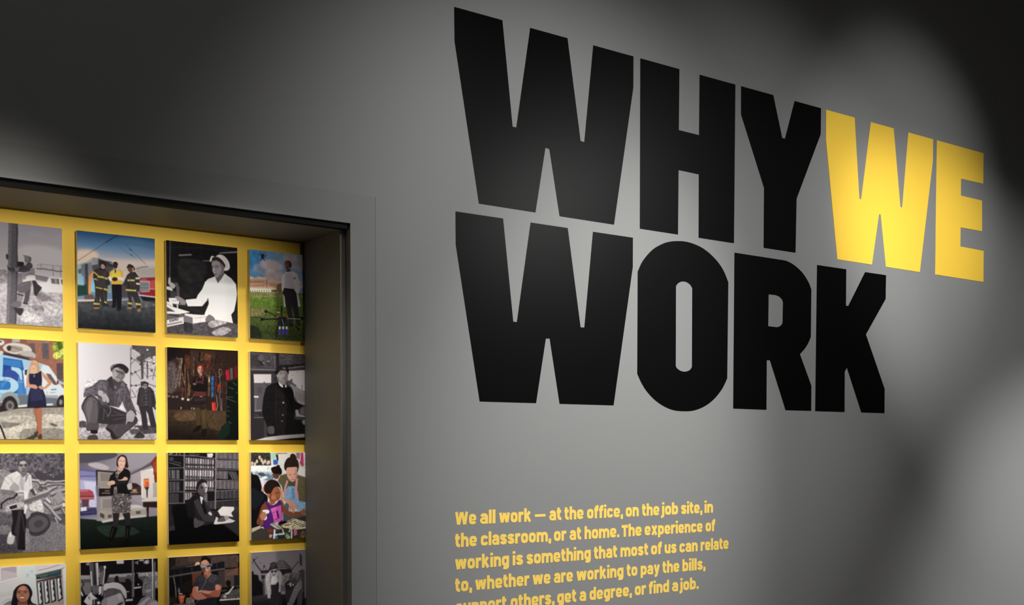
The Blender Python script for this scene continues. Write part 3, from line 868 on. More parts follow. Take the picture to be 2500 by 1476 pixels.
    ('black and white photo print of a crouching worker in a flat cap', 0.7665, 1.8695, 0.778, '''g #f0eef6,#d9d2da 0 33,-29 660,403 -397,-183 1331,-293 1315,1533 -416,1521
p #cfc8cf 0 664,1 1087,-22 1077,1149 653,1153
b x 28
p #5c565b 0 687,0 1087,-12 1086,111 962,136 886,159 839,199 810,228 755,203 736,166 802,125 784,98 719,64 682,47
l #6c666b 8 757,6 816,115
l #747074 6 850,10 943,109
s #d9d3d8 0 902,52 899,60 892,66 882,66 875,62 872,54 875,46 883,41 892,40 899,45
p #565055 0 793,107 835,105 832,453 804,454
n 0.25 13 687,0 1039,-10 1038,133 810,228 682,47
l #605a60 9 669,38 656,778
l #605a60 6 699,186 1009,229
l #605a60 6 671,253 718,195 810,256
l #605a60 6 678,403 725,354 799,454
l #605a60 6 725,354 847,293 998,315
l #605a60 17 886,206 884,433
l #605a60 8 1009,229 950,449
l #605a60 6 810,303 874,414 988,381
l #605a60 8 659,534 752,531 827,491
l #605a60 8 677,590 731,682 657,693
l #605a60 11 902,507 1015,542
l #605a60 6 732,626 808,511
l #605a60 6 923,299 997,409
l #605a60 6 879,981 936,923
l #605a60 5 870,867 1010,1102
l #605a60 6 730,851 804,925
s #4e484d 0 691,177 688,185 680,190 671,191 664,186 661,179 664,171 671,166 681,165 688,170
s #4e484d 0 689,374 686,382 679,387 669,387 662,383 659,375 662,367 670,362 679,362 686,366
s #4e484d 0 740,353 737,361 730,366 721,367 713,362 710,354 713,347 721,342 730,341 737,346
s #4e484d 0 807,247 804,255 796,260 787,261 779,256 777,249 780,241 787,236 796,235 804,240
s #4e484d 0 900,262 897,270 890,275 880,275 873,271 870,263 873,255 881,250 890,250 898,254
s #4e484d 0 956,326 953,334 946,339 937,339 929,335 926,327 929,319 937,314 946,314 954,318
s #4e484d 0 683,533 680,541 672,546 663,547 656,542 653,534 656,527 663,522 673,521 680,526
s #4e484d 0 748,531 745,539 737,544 728,544 721,540 718,532 721,524 728,519 738,519 745,524
s #4e484d 0 986,230 983,238 975,243 966,243 958,239 955,231 958,223 966,218 975,218 983,222
s #4e484d 0 863,207 860,215 853,220 843,220 836,216 833,208 836,201 844,195 853,195 860,199
s #4e484d 0 958,155 955,163 947,169 938,169 931,165 928,157 931,149 938,144 948,143 955,148
n 0.5 12 792,154 1010,125 1008,276 791,257
p #4d484d 0 4,1021 48,1002 92,1020 92,1093 3,1094
p #8b858b 0 244,1031 361,1044 360,1109 243,1101
p #4c474c 0 709,1058 1030,1059 1028,1178 820,1170 709,1124
g #c1bbc2,#a59fa6 0 -67,1095 -68,1250 -14,1094 1077,1083 1076,1264 -16,1268
p #4c474c 0 719,1058 1030,1064 1029,1159 830,1170
s #5c565b 0 644,1115 746,1105 802,1142 680,1181
s #3a363a 0 698,1218 745,1161 783,1142 830,1180 829,1222 745,1227
n 0.3 17 -4,1003 1078,987 1076,1245 -7,1249
b x 3
p #332f33 0 770,578 808,539 920,545 967,600 994,742 984,827 946,809 955,866 1001,1074 925,1084 889,905 861,858 878,1000 887,1113 816,1114 795,916 763,804 740,776 750,663
p #3f3a3f 0 788,577 920,564 937,800 768,803
n 0.3 10 742,541 996,542 1003,817 749,823
s #4c474b 0 892,527 883,558 859,578 830,579 807,560 798,530 807,498 831,478 860,477 883,496
s #3a363a 0 799,492 846,472 894,494 892,536 845,575 803,548
s #8b858a 0 831,514 874,508 875,554 849,575 831,555
s #b5afb3 0 827,543 825,550 821,555 816,555 812,551 810,543 812,536 816,532 821,531 826,536
s #cfc9ce 0 794,485 818,442 876,444 897,489 846,473
l #2b272b 9 794,485 846,475 897,493
l #3a353a 6 838,528 870,527
s #8b858a 0 869,603 867,607 864,609 859,609 855,607 854,603 855,599 859,597 864,597 867,599
s #8b858a 0 868,655 867,659 863,661 858,661 855,659 853,655 855,651 859,649 863,649 867,651
s #8b858a 0 868,697 867,701 863,704 858,704 854,702 853,698 854,694 858,691 863,691 867,693
s #8b858a 0 868,745 866,748 862,751 858,751 854,749 852,745 854,741 858,739 862,738 866,741
s #8b858a 0 867,782 866,786 862,789 857,789 854,787 852,783 854,779 857,776 862,776 866,778
l #d6d0d6 17 975,827 984,846
p #3b363a 0 965,809 998,817 984,851 970,837
s #3f3a3f 0 33,838 51,773 96,699 167,670 238,723 291,786 417,820 581,882 710,927 752,992 709,1058 579,1163 504,1233 413,1238 396,1164 333,1109 361,1044 253,1036 243,1119 171,1134 91,1125 97,1020 67,919
s #5f595e 0 59,819 113,717 176,688 229,751 245,879 226,1027 234,1101 109,1111 102,992 76,910
s #716b70 0 95,791 149,734 175,789 138,927 128,1028 102,928
p #524c51 0 97,1033 239,1027 245,1121 91,1128
s #353135 0 273,833 399,839 563,901 617,966 470,1052 361,1044 253,1027 245,898
l #5a5459 11 309,841 380,951
l #5a5459 9 398,932 581,920
l #57515a 9 434,987 599,957
s #4d474c 0 370,1062 561,1041 700,1030 579,1144 495,1219 432,1154
p #1e1b1e 0 145,1125 234,1124 233,1165 197,1175 144,1166
s #474246 0 103,1244 126,1198 188,1184 229,1202 228,1248
s #2b272b 0 342,1100 387,1146 413,1234 486,1233 450,1182 405,1118
p #57525a 0 358,470 412,422 439,467 567,472 612,536 649,609 666,712 730,870 729,926 692,918 609,891 573,808 555,743 508,828 436,815 291,795 247,741 238,695 176,669 96,690 65,709 61,663 88,589 168,559 259,474
s #67616a 0 97,607 204,577 248,603 230,659 132,661 78,681
p #6a646c 0 249,492 339,489 356,600 293,638 230,585
p #4c474e 0 357,544 420,514 465,633 436,811 363,794 383,673
p #5f5962 0 511,558 584,574 601,732 546,743 472,782 474,633
n 0.3 19 67,480 567,463 666,712 729,917 609,891 508,828 291,795 60,700
p #3d383e 0 362,461 412,420 430,430 439,504 465,596 447,615 384,543
p #736d75 0 530,538 558,482 617,531 585,546
p #3a353a 0 558,477 622,528 599,541
p #4c464b 0 426,449 548,491 520,557 465,615 438,541
p #77717a 0 443,551 484,540 474,587 456,587
p #716b73 0 474,638 529,566 566,593 464,661
s #9d979c 0 427,356 468,318 568,332 594,378 576,444 512,493 448,453
s #7c767b 0 513,344 587,359 588,406 558,463 512,493 540,426
s #b5afb3 0 440,374 477,354 485,410 458,439
s #5a5459 0 472,345 522,353 577,378 559,388 513,372 477,359
l #3c373b 9 481,347 518,357
l #3c373b 9 539,366 573,380
l #4a4449 9 476,424 535,441
s #837d82 0 499,381 522,381 531,413 503,409
l #665f65 6 499,409 526,416
s #2c282c 0 406,302 441,268 514,253 578,262 638,315 623,367 600,376 568,332 514,302 459,313 431,338 422,366 409,339
s #827c82 0 409,297 450,267 496,256 441,291 422,329
s #38343a 0 477,308 550,310 605,359 596,373 559,333 504,312
s #b7b1b6 0 244,621 275,608 329,637 373,701 382,756 354,766 346,739 327,758 301,749 288,694 248,667
l #89838a 5 292,685 314,749
l #89838a 5 324,693 346,748
l #2a262a 15 363,784 390,793
l #8e888e 7 390,812 403,876 380,923 353,947
s #ada7ac 0 604,910 655,862 711,880 710,946 682,1012 626,1008 594,1050 603,975
l #857f84 5 636,947 617,1013
l #857f84 5 673,946 663,1012
l #2e2a2e 13 683,852 734,917
l #45404a 8 294,528 320,656
l #45404a 8 566,593 555,743
l #45404a 8 492,651 472,782
l #45404a 8 150,587 221,604
l #45404a 8 437,690 417,811
l #45404a 8 638,741 674,834
l #7d7780 7 132,597 231,567
l #7d7780 7 566,537 602,629
l #7d7780 7 511,595 519,706
l #7d7780 7 79,626 167,642
l #6d6770 6 166,752 155,991
l #6d6770 6 202,788 226,990
l #6d6770 6 317,859 307,989
l #6d6770 6 435,876 562,929
l #6d6770 6 488,1042 432,1136'''),
    ('dark colour photo print of a person with folded arms in a tool workshop', 0.9990, 1.8695, 0.648, '''g #1a1114,#30201c 0 20,17 392,407 -433,-193 1386,-305 1374,1533 -449,1521
p #3d2a22 0 319,20 684,20 644,238 584,381 316,373
p #5b3322 0 243,89 318,113 317,289 251,292
p #6e4229 0 529,56 625,89 605,155 509,141
p #402d2a 0 9,192 168,120 229,598 5,623
s #5d5050 0 8,238 111,224 137,472 89,593 5,604
b x 21
l #8c7a70 13 144,158 205,146 164,526
l #7b6a60 19 195,165 108,546
l #a08a78 9 203,340 249,542
l #6d5b52 11 121,131 167,175 146,508
l #7c5a44 13 242,227 244,523
l #8c6a50 11 279,300 296,503
l #4d3a2e 15 338,47 354,371
l #6b5138 11 371,110 364,389
l #2a1d1a 21 394,165 383,379
l #6c3a44 15 220,543 200,663
l #9c7434 9 296,466 276,671
l #b49a58 8 315,503 295,652
l #5e3f38 13 245,468 248,671
l #59462f 23 585,325 572,644
l #6d5d50 15 721,282 739,451 699,584
l #8b7b6c 8 711,282 751,262 760,337 711,377
l #3e2b26 15 780,298 768,601
l #5c5038 9 527,327 584,400 544,532
l #4a2e2a 19 643,266 681,359 660,642
l #6b4a30 13 808,449 837,485 825,865
l #5b5654 15 739,508 728,659 746,847
l #8d8784 11 679,622 698,773 678,849
l #7a7472 11 757,677 756,847
l #3c2b2b 13 376,64 394,165
l #15100f 15 452,41 437,163 489,189
l #8b6a50 6 491,49 470,171
l #8c2c22 13 537,196 586,212 547,261
l #702820 11 586,175 576,250
l #20161a 13 625,98 615,192
l #1e1518 11 684,86 673,190
l #4a3028 8 634,220 820,193
l #8c8378 8 371,631 313,707
p #2f5fa0 0 609,366 647,365 640,661 611,671
p #c9b795 0 570,382 592,381 589,456 572,457
p #b01f38 0 814,278 864,267 877,408 828,419
p #5d5c4c 0 879,247 918,245 922,397 887,408
p #7a1526 0 943,225 978,214 982,376 947,387
p #c43026 0 615,728 669,726 678,858 619,854
l #ee6a50 11 625,737 639,849
s #b02a20 0 750,507 745,523 732,533 716,533 704,524 699,509 704,493 717,483 732,483 745,492
n 0.55 14 10,100 831,60 836,675 5,660
p #2a2120 0 -7,660 48,658 51,810 -11,811
p #7a6a66 0 2,645 37,642 37,673 2,676
p #2a2120 0 48,668 104,666 106,818 45,819
p #7a6a66 0 58,653 93,650 93,681 57,684
p #2a2120 0 101,666 157,665 160,817 98,818
p #7a6a66 0 111,651 146,648 146,680 110,682
p #2a2120 0 181,692 238,690 240,843 178,844
p #d6c8bc 0 191,677 227,674 226,705 191,708
p #2a2120 0 257,701 313,699 316,853 254,854
p #d6c8bc 0 266,686 302,683 302,715 266,717
l #b9b0a8 13 185,803 185,830
l #c9beb2 13 360,808 365,831
l #c9beb2 11 332,809 331,827
g #4b3a2c,#1c1512 0 436,872 385,1227 -25,848 369,836 835,846 1051,1148 1050,1339 -29,1340
s #5d4834 0 105,887 369,855 387,966 141,988
s #4d3c2a 0 561,879 775,904 774,1102 579,1076
n 0.25 23 -25,848 835,836 1021,1243 -28,1248
b x 4
p #0f1513 0 838,448 1057,383 1050,1339 693,1339 773,1150 824,1007 820,884
p #15251d 0 754,1055 873,978 872,1149 773,1244 694,1245
l #6f6a5a 7 826,647 925,654
l #6f6a5a 7 821,666 965,719
l #6f6a5a 7 837,571 817,600
l #6f6a5a 7 835,779 865,793
l #6f6a5a 7 835,836 874,850
l #6f6a5a 7 829,903 859,921
l #6f6a5a 7 853,988 893,1016
l #6f6a5a 7 966,576 985,595
l #6f6a5a 7 917,445 976,481
l #6f6a5a 7 857,513 936,539
p #4a3a26 0 370,808 446,806 460,871 542,804 546,954 540,1095 482,1105 473,965 455,881 449,1049 396,1059 397,947
p #57452e 0 475,834 523,833 522,964 482,1058
s #15110f 0 343,1134 406,1059 458,1049 453,1096 386,1139
s #17120f 0 462,1171 482,1105 540,1095 530,1180 481,1208
p #191416 0 334,465 392,388 450,377 526,383 564,457 554,579 525,589 352,576 320,540
p #6a4038 0 430,368 488,357 468,404 445,405
l #5d3a3c 13 416,397 391,472
l #6d4a46 13 493,375 492,478
p #4f282b 0 401,444 507,431 487,497 391,500
p #15110f 0 325,493 449,470 554,504 549,570 410,593 319,549
s #8c5f50 0 349,478 382,472 401,490 363,501
p #5d2c2c 0 371,584 525,589 534,655 371,650
p #231c1c 0 352,659 543,645 552,729 523,805 332,762 323,716
p #34292a 0 361,678 534,664 533,711 370,724
p #3f2a33 0 332,762 523,795 533,739 485,777
l #bdb2a6 8 447,655 486,654
s #5a2018 0 403,267 422,224 470,213 508,244 517,318 498,347 479,292 441,265 417,313
s #c9967f 0 493,286 486,319 466,339 443,340 424,321 417,290 424,258 444,237 467,236 486,255
s #8c5a48 0 475,245 496,282 479,334 459,339
l #3b2320 7 431,280 448,276
l #3b2320 7 468,278 484,280
l #7e3f36 8 445,319 469,318
s #8c2a1c 0 417,252 436,224 480,222 503,249 460,235
p #b98671 0 440,340 483,338 474,367 450,368'''),
    ('black and white photo print of a motorman in a dark coat and cap', 1.2370, 1.8695, 0.944, '''p #3b373b 0 -446,-200 1466,-313 1458,1532 -459,1520
p #4b474b 0 11,11 395,11 383,226 9,223
p #39353a 0 10,48 206,48 205,206 9,214
p #585358 0 425,9 667,12 646,159 444,163
p #4a464a 0 667,12 852,7 851,150 666,158
p #302c30 0 395,11 435,9 434,177 393,216
l #6e686d 19 9,251 393,244
l #2b282c 23 9,292 393,282
l #252226 25 434,200 851,145
l #6d676b 23 564,218 851,169
n 0.3 17 11,11 852,-12 851,197 9,232
s #5c575b 0 207,85 198,110 175,127 147,128 125,114 116,89 125,64 148,47 176,46 198,60
l #1c191c 12 117,117 166,161 176,188
l #a39d9f 10 191,141 210,168
l #2a272a 10 225,158 274,165 289,197
l #8f898c 10 255,125 294,127
l #8f898c 7 365,40 374,208
l #807a7d 4 485,39 616,23
l #807a7d 6 474,101 626,79
l #8a8487 4 545,60 586,53
p #c6bfc2 0 47,318 313,308 314,434 56,447
p #514d52 0 56,442 314,432 314,536 232,650 171,837 54,853
p #474348 0 105,505 174,494 173,587 104,598
p #5d595e 0 194,428 213,414 223,437 194,439
l #d9d3d4 23 57,634 116,636
l #77727a 10 84,654 73,839
l #8b868c 14 73,830 176,823
p #2a272b 0 9,320 47,318 53,858 5,859
p #3a363a 0 315,294 383,296 372,441 317,433
l #242125 12 368,348 372,404
p #cbc5c7 0 574,251 851,226 849,539 787,522 705,477 624,423 563,416
p #8f898c 0 583,434 624,423 705,477 787,522 849,548 848,738 724,722 644,526
p #5b565a 0 563,388 614,386 614,367 640,366 639,413 705,458 695,477 624,437 563,463
l #57525a 8 788,446 792,522
l #6b666b 8 690,544 689,647
l #6b666b 8 710,551 709,655
l #6b666b 8 731,557 730,662
l #6b666b 8 751,564 750,669
l #6b666b 8 771,571 771,676
l #6b666b 8 792,578 791,683
l #6b666b 8 813,585 812,690
l #6b666b 8 833,593 833,697
l #aaa4a6 10 664,525 674,676
l #7a7478 4 707,260 737,270
l #7a7478 4 625,312 655,313
p #2b282b 0 5,849 201,855 198,1245 2,1246
l #7d777b 10 53,927 190,925
l #5d585c 8 53,885 112,894 122,921
p #5f5a5e 0 765,788 848,748 847,872 754,873
p #938d90 0 683,799 724,807 744,873 847,891 847,910 693,903
l #837d80 17 713,950 795,967
l #9a9497 10 764,977 784,1053
p #161315 0 662,941 826,957 825,1167 701,1158
s #7d777a 0 785,968 847,948 846,1014 805,1015
b x 3
p #171416 0 412,421 482,456 543,463 624,489 654,582 684,695 807,739 776,768 734,798 678,808 662,941 701,1177 248,1189 249,1049 190,920 171,828 192,651 233,501 322,443
p #221e20 0 382,459 422,495 562,679 518,1188 387,1188 360,777
p #100e10 0 502,465 644,526 673,771 612,829 521,661
n 0.3 23 223,446 624,489 683,770 620,1177 248,1180
l #2e2a2c 6 442,513 562,670 622,800
p #171416 0 623,687 694,690 812,744 734,798 663,799
s #a09a9b 0 514,708 511,717 502,722 491,722 483,717 480,709 483,701 492,695 502,695 511,700
s #6e686a 0 504,883 501,891 493,896 483,896 475,891 472,884 475,876 483,871 493,871 501,875
s #6a6467 0 490,974 487,981 480,985 470,985 463,981 460,974 463,967 470,962 480,962 487,966
p #e4dedc 0 417,411 442,420 512,483 543,440 548,491 512,483 482,493 442,467
p #0e0c0e 0 492,456 523,455 522,502 497,493
s #8f8889 0 408,309 443,251 544,252 574,303 563,378 523,450 462,443 417,393
s #a69fa0 0 423,308 483,269 523,323 483,381 443,373
s #777072 0 523,305 564,303 553,397 513,446 523,380
l #453f42 6 448,293 483,295
l #453f42 6 513,291 549,289
s #8a8385 0 490,292 486,302 475,308 461,309 450,303 446,293 450,283 461,277 475,276 486,282
s #857e80 0 554,289 550,299 540,306 527,306 517,301 513,291 517,281 528,274 540,274 550,279
l #4b4547 7 478,362 528,362
l #6a6365 6 493,334 523,335
s #b3acac 0 395,309 413,304 418,346 403,346
s #1b181b 0 373,292 403,216 474,189 565,200 584,255 574,303 544,252 463,246 423,280 403,309
s #2d292d 0 403,225 484,194 565,204 574,237 484,231 413,257
s #777174 0 484,212 514,202 539,224 514,235
s #4f494b 0 254,1077 279,1049 348,1053 358,1142 318,1161 268,1152
l #39353a 5 288,1086 298,1152
g #c9c2c4,#8c8587 0 119,1246 722,1167 41,1255 218,1208 478,1174 825,1152 825,1205 619,1217 337,1249 218,1264
p #151214 0 337,1254 619,1220 845,1200 845,1271 337,1273'''),
    ('black and white photo print of a man holding a chainsaw by logs', 0.5283, 1.5821, 0.888, '''p #5c575f 0 -90,-232 1549,-244 1530,1559 -112,1451
n 0.5 12 -92,-56 1183,-55 1178,375 -98,351
n 0.45 32 -92,-56 1183,-55 1178,375 -98,351
p #8a858b 0 -96,210 281,196 356,242 279,412 -99,422
n 0.3 10 -96,192 356,197 278,430 -99,422
s #444047 0 627,246 705,229 825,294 1001,251 1000,343 703,338
p #8b868c 0 -99,475 617,328 1017,409 1013,780 647,767 -103,741
n 0.35 10 -99,440 1018,335 1013,780 -103,741
l #2b272c 37 702,409 823,467 894,431
l #8d888e 30 702,402 823,460 894,425
l #d6d1d5 7 703,396 823,454 894,418
l #2b272c 39 649,537 753,503 823,467
l #a7a2a8 32 649,529 753,495 823,460
l #d6d1d5 7 649,522 753,488 823,453
l #2b272c 36 600,343 677,353 703,391 763,378
l #a39ea4 28 600,337 677,347 703,384 763,372
l #d6d1d5 6 600,330 677,341 703,378 763,365
l #2b272c 32 737,399 781,359 850,369 921,371 1018,359
l #8f8a90 25 737,394 781,353 851,364 921,365 1018,353
l #d6d1d5 5 737,388 781,348 851,358 921,360 1018,347
l #2b272c 28 754,426 841,401 964,398 1035,423
l #7d787e 21 754,422 841,396 964,394 1035,418
l #d6d1d5 5 754,417 841,391 964,389 1035,414
l #2b272c 43 822,533 910,498 1016,473
l #8d888e 36 823,525 910,490 1017,464
l #d6d1d5 8 823,516 911,481 1017,456
l #2b272c 37 770,585 821,637
l #cfcace 30 770,578 821,630
l #d6d1d5 7 770,572 821,624
l #2b272c 55 846,721 961,683 1005,670
l #77727a 48 847,710 961,672 1006,659
l #d6d1d5 11 847,699 961,660 1006,648
l #2b272c 43 752,637 820,712 872,788 941,865
l #96919a 36 752,628 820,704 872,780 941,856
l #d6d1d5 8 752,620 821,696 872,771 942,848
l #2b272c 25 839,584 843,658
l #a39ea4 18 839,580 843,654
l #d6d1d5 4 839,577 843,650
l #2b272c 37 872,828 923,932
l #827d83 30 872,821 923,925
l #d6d1d5 7 872,815 923,919
l #2b272c 15 851,315 864,290
l #a9a4a9 8 851,313 865,288
l #d6d1d5 4 851,311 865,286
l #2b272c 43 945,545 997,621
l #a19ca2 36 945,537 997,612
l #d6d1d5 8 945,529 997,604
l #2b272c 37 961,711 995,786
l #7d787e 30 961,704 995,779
l #d6d1d5 7 961,698 995,773
l #2b272c 37 616,462 649,517
l #cdc8cc 30 616,455 650,511
l #d6d1d5 7 616,449 650,505
s #4c474d 0 731,453 725,468 711,477 693,477 678,467 673,452 678,437 693,428 711,429 726,438
s #6d686e 0 714,449 711,457 703,461 694,461 686,456 683,448 686,440 694,435 703,435 711,440
s #d9d5d6 0 1002,664 998,681 988,691 976,691 967,680 963,662 967,645 977,635 989,635 998,646
p #9a959b 0 862,544 937,481 980,524 971,612 909,638
n 0.15 7 600,327 1018,335 1013,780 698,769
p #645f66 0 -102,705 241,726 358,775 374,848 356,902 -104,874
p #7d787f 0 -104,874 306,900 356,920 338,1009 -106,989
p #4e4a51 0 -106,989 313,1017 428,1232 -109,1237
n 0.35 13 -102,705 375,758 419,1249 -109,1220
g #77727a,#8b868d 0 559,947 902,1239 559,947 819,865 1011,919 1007,1338 469,1307
n 0.4 7 559,901 1012,873 1007,1291 538,1265
n 0.35 7 -107,1051 430,1077 427,1268 -109,1237
s #3e3a40 0 526,854 578,765 699,741 785,800 818,902 765,992 678,1043 583,1030 533,945
s #5d585f 0 560,855 664,786 767,827 783,910 696,989 584,984
s #494449 0 628,867 697,842 731,899 679,942 628,922
p #d4cfd2 0 605,629 700,586 726,641 746,761 647,731 579,719 562,655
n 0.3 10 563,582 735,587 746,761 561,728
p #8f8a91 0 512,945 559,947 573,1221 513,1218
n 0.3 11 512,945 559,947 573,1221 513,1218
s #a29da3 0 536,727 578,737 578,783 535,827 518,763
b x 3
p #211d22 0 358,712 502,707 518,763 530,854 515,1018 513,1218 420,1204 413,1040 359,1010 356,938 374,848
p #3b363c 0 442,724 476,716 448,942 428,1204 418,1040 389,985
l #55505a 7 480,761 507,990
s #cfcacd 0 302,1098 313,1026 347,974 363,1020 392,1039 379,1111 353,1137 311,1126
s #efeaec 0 347,983 359,1024 338,1046 325,1027
p #d6d2d4 0 427,225 473,262 559,245 596,286 600,355 607,455 582,455 564,491 550,563 518,767 501,753 513,490 445,488 345,459 232,460 254,394 288,304 339,260
p #a5a0a5 0 396,360 455,416 454,470 353,477 337,431 379,378
p #e8e3e5 0 505,471 547,490 550,563 512,571
p #e6e2e4 0 507,653 552,664 518,767
p #b5b0b4 0 473,271 515,326 505,471 463,452 455,361
l #a19ca1 6 473,280 488,471
p #dedadc 0 432,225 469,266 414,320 397,306
l #8b868b 5 469,271 415,323
p #8f8a90 0 524,263 567,259 549,327 519,381
n 0.07 7 239,241 601,245 598,492 236,483
p #7b757a 0 232,456 253,447 395,469 454,488 436,524 386,541 261,520 232,492
p #4b464b 0 573,464 616,442 649,529 623,538
p #6e686e 0 465,244 559,236 541,263 498,308 469,262
l #a39ea3 6 280,322 337,395
l #a39ea3 6 313,287 388,369
l #a39ea3 6 567,290 582,418
l #a39ea3 6 447,379 429,469
l #a39ea3 6 355,287 379,378
s #7e787d 0 439,162 454,108 509,94 556,118 557,190 529,244 482,244 449,216
s #6a6469 0 518,108 558,118 556,199 525,244 534,172
s #969095 0 451,180 475,153 483,208 470,226
s #48434a 0 437,162 437,107 476,72 535,76 569,113 566,159 556,136 543,108 501,94 463,108 449,148
n 0.3 6 437,162 437,107 476,72 535,76 569,113 566,159 501,94 449,148
s #4a464a 0 451,155 475,146 495,155 475,166
s #4a464a 0 514,155 534,148 549,156 534,166
l #1f1b1f 6 456,149 492,148
l #1f1b1f 6 515,148 546,150
s #211d21 0 483,157 482,160 478,162 474,162 471,160 470,157 471,153 474,152 479,152 482,154
s #211d21 0 539,157 538,161 534,162 530,162 527,160 526,157 527,154 530,152 535,152 538,154
s #59535a 0 487,200 508,190 527,201 508,210
l #b5aeb3 6 505,159 507,188
s #453f45 0 482,228 506,221 526,228 506,237
s #b3acb0 0 467,112 509,101 535,117 517,137 475,135
p #6b666c 0 503,594 649,539 806,487 814,515 787,542 563,623 511,644
l #b5b0b5 6 503,591 649,537 806,487
p #bcb7bb 0 280,664 351,639 478,607 503,617 511,662 342,720 300,728
p #2a262b 0 330,666 418,641 426,682 346,702
l #2d292e 21 242,690 243,627 310,575 377,559 420,524 428,488
p #969196 0 428,497 504,508 504,580 478,607 444,597
l #d8d3d6 12 445,524 504,517
l #cbc6c9 20 407,478 437,488
n 0.35 9 261,484 513,490 510,726 275,727'''),
    ('colour photo print of a woman in a black jacket and patterned skirt among caskets', 0.7665, 1.5821, 1.005, '''g #5a5560,#8d8792 0 43,19 490,272 -388,-235 1346,-246 1331,1591 -408,1479
s #aaa2ac 0 112,138 246,130 372,187 326,224 156,185
s #47434e 0 8,0 456,2 400,76 6,128
p #5a5884 0 6,192 218,232 209,305 4,302
p #7b76a8 0 5,229 200,250 200,296 4,293
p #7d757c 0 582,255 796,192 792,664 634,547
p #4f4a52 0 646,275 796,194 920,117 938,165 796,229 646,295
l #8b848c 6 656,265 796,196 929,117
p #9b9099 0 655,295 796,229 796,703 671,604
b x 9
p #a7a3c6 0 4,330 208,352 213,703 1,641
p #cfcde6 0 48,367 203,379 204,703 124,700
p #8381b2 0 4,311 217,315 208,365 4,348
l #9d9bc4 5 57,372 58,680
l #9d9bc4 5 75,372 77,680
l #9d9bc4 5 94,373 97,681
l #9d9bc4 5 112,373 116,682
l #9d9bc4 5 131,373 136,682
l #9d9bc4 5 150,374 155,683
l #9d9bc4 5 169,374 175,683
l #9d9bc4 5 187,374 195,684
p #d3ccc9 0 805,239 947,203 964,403 943,602 797,608
l #b5adaa 6 829,239 821,599
l #b5adaa 6 851,240 845,600
l #b5adaa 6 874,240 870,600
l #b5adaa 6 897,240 894,601
l #b5adaa 6 919,240 919,602
l #b5adaa 6 942,241 943,602
p #6d2c22 0 919,126 1016,13 1012,404 974,403 947,203
s #8c4030 0 948,155 1015,108 1004,261 966,260
n 0.4 14 919,126 1016,13 1012,404 964,403
l #dad2d2 15 791,239 797,598
p #a79ea0 0 941,402 1012,394 1010,604 953,603
g #1b241f,#0c100e 0 -54,841 -58,1226 -142,829 212,870 856,856 1142,838 1137,1482 -148,1404
s #26342c 0 211,962 575,959 760,1061 390,1110
n 0.25 12 -142,847 1142,867 1138,1338 -146,1267
p #9a4650 0 3,476 118,474 162,498 181,554 179,605 1,603
l #d58a90 8 7,495 109,490
l #4c2029 7 2,557 181,565
l #c9a7a8 6 1,586 181,586
p #5b3a44 0 19,603 116,604 106,700 35,697
p #3b3960 0 0,715 204,712 214,819 -1,834
p #d9d6e6 0 9,706 80,694 88,745 8,754
p #2a2848 0 -1,761 213,749 213,777 -1,797
l #8886b0 13 -1,823 212,809
l #7a78a4 6 17,775 204,763
p #231c1e 0 209,222 399,239 453,244 453,263 227,241 221,426 207,421
p #8d8580 0 229,241 453,263 415,467 243,454 221,417
p #7a726e 0 254,260 435,276 397,374 262,371
l #aaa29c 6 249,255 262,376 397,375
p #9b938d 0 261,445 387,452 387,466 256,460
p #1d1718 0 243,463 396,467 784,503 788,560 395,564 237,567
p #5a4a3f 0 315,483 378,485 378,515 314,511
l #9a9088 9 278,524 387,530
s #6c6878 0 203,425 234,445 242,537 215,555 202,499
p #b0a8a6 0 599,415 673,397 686,473 616,490
p #2a1f1f 0 664,397 729,408 794,456 672,463
p #3a2c2a 0 672,458 789,461 783,551 634,561
p #b18a5c 0 672,482 728,483 728,516 672,515
l #b5aba6 8 644,524 746,526
p #98908e 0 255,584 404,579 421,747 253,760
p #867e7c 0 282,608 404,607 407,719 281,724
l #b8b0ac 6 277,603 278,724
p #a19995 0 240,750 412,765 633,726 843,742 847,846 576,855 283,910 234,870
p #c5beba 0 283,882 576,837 847,827 846,856 576,874 283,914
p #4e443f 0 253,778 307,804 306,859 252,834
p #5a4f49 0 352,810 402,807 402,849 352,854
p #5a4f49 0 716,776 777,773 776,811 715,813
s #cbc5c5 0 633,697 735,691 819,722 819,751 642,745
p #b5adaa 0 642,726 838,732 843,751 641,764
s #8f8a96 0 207,869 235,796 238,880
p #b9b1ad 0 194,878 239,871 247,888
p #c9c2bd 0 792,627 858,600 1010,595 1010,652 792,655
p #2a1c1a 0 811,656 1010,657 1009,738 810,722
l #8f8580 4 811,651 1010,647
s #2b1512 0 857,733 885,734 884,857 922,873 827,879 861,847
p #9a5f3c 0 823,348 889,344 893,449 874,466 836,462 822,447
p #e07a48 0 825,362 887,360 888,444 831,448
p #c7552c 0 846,391 884,382 888,449 850,453
p #33272a 0 827,462 893,458 876,496 872,600 858,600 855,496
b x 2
p #2a2528 0 411,789 503,792 488,890 478,973 454,1047 426,1139 453,1216 425,1224 417,1167 362,1202 307,1241 275,1234 335,1191 372,1090 391,998 419,887
p #272225 0 539,798 637,792 644,943 629,1055 624,1159 628,1225 572,1245 503,1242 554,1193 569,1099 584,978 566,874
p #0e0b0c 0 400,961 478,983 454,1057 422,1130 448,1220 430,1224 412,1157 307,1241 275,1234 348,1182 372,1081
p #0e0b0c 0 579,959 647,962 629,1055 619,1158 632,1216 609,1233 517,1242 503,1237 559,1184 573,1090
l #454044 8 418,990 385,1109
l #454044 8 607,998 587,1129
p #5b5356 0 405,560 450,533 616,537 662,585 652,660 632,796 521,788 411,793 399,653
l #1b1719 7 464,673 486,670
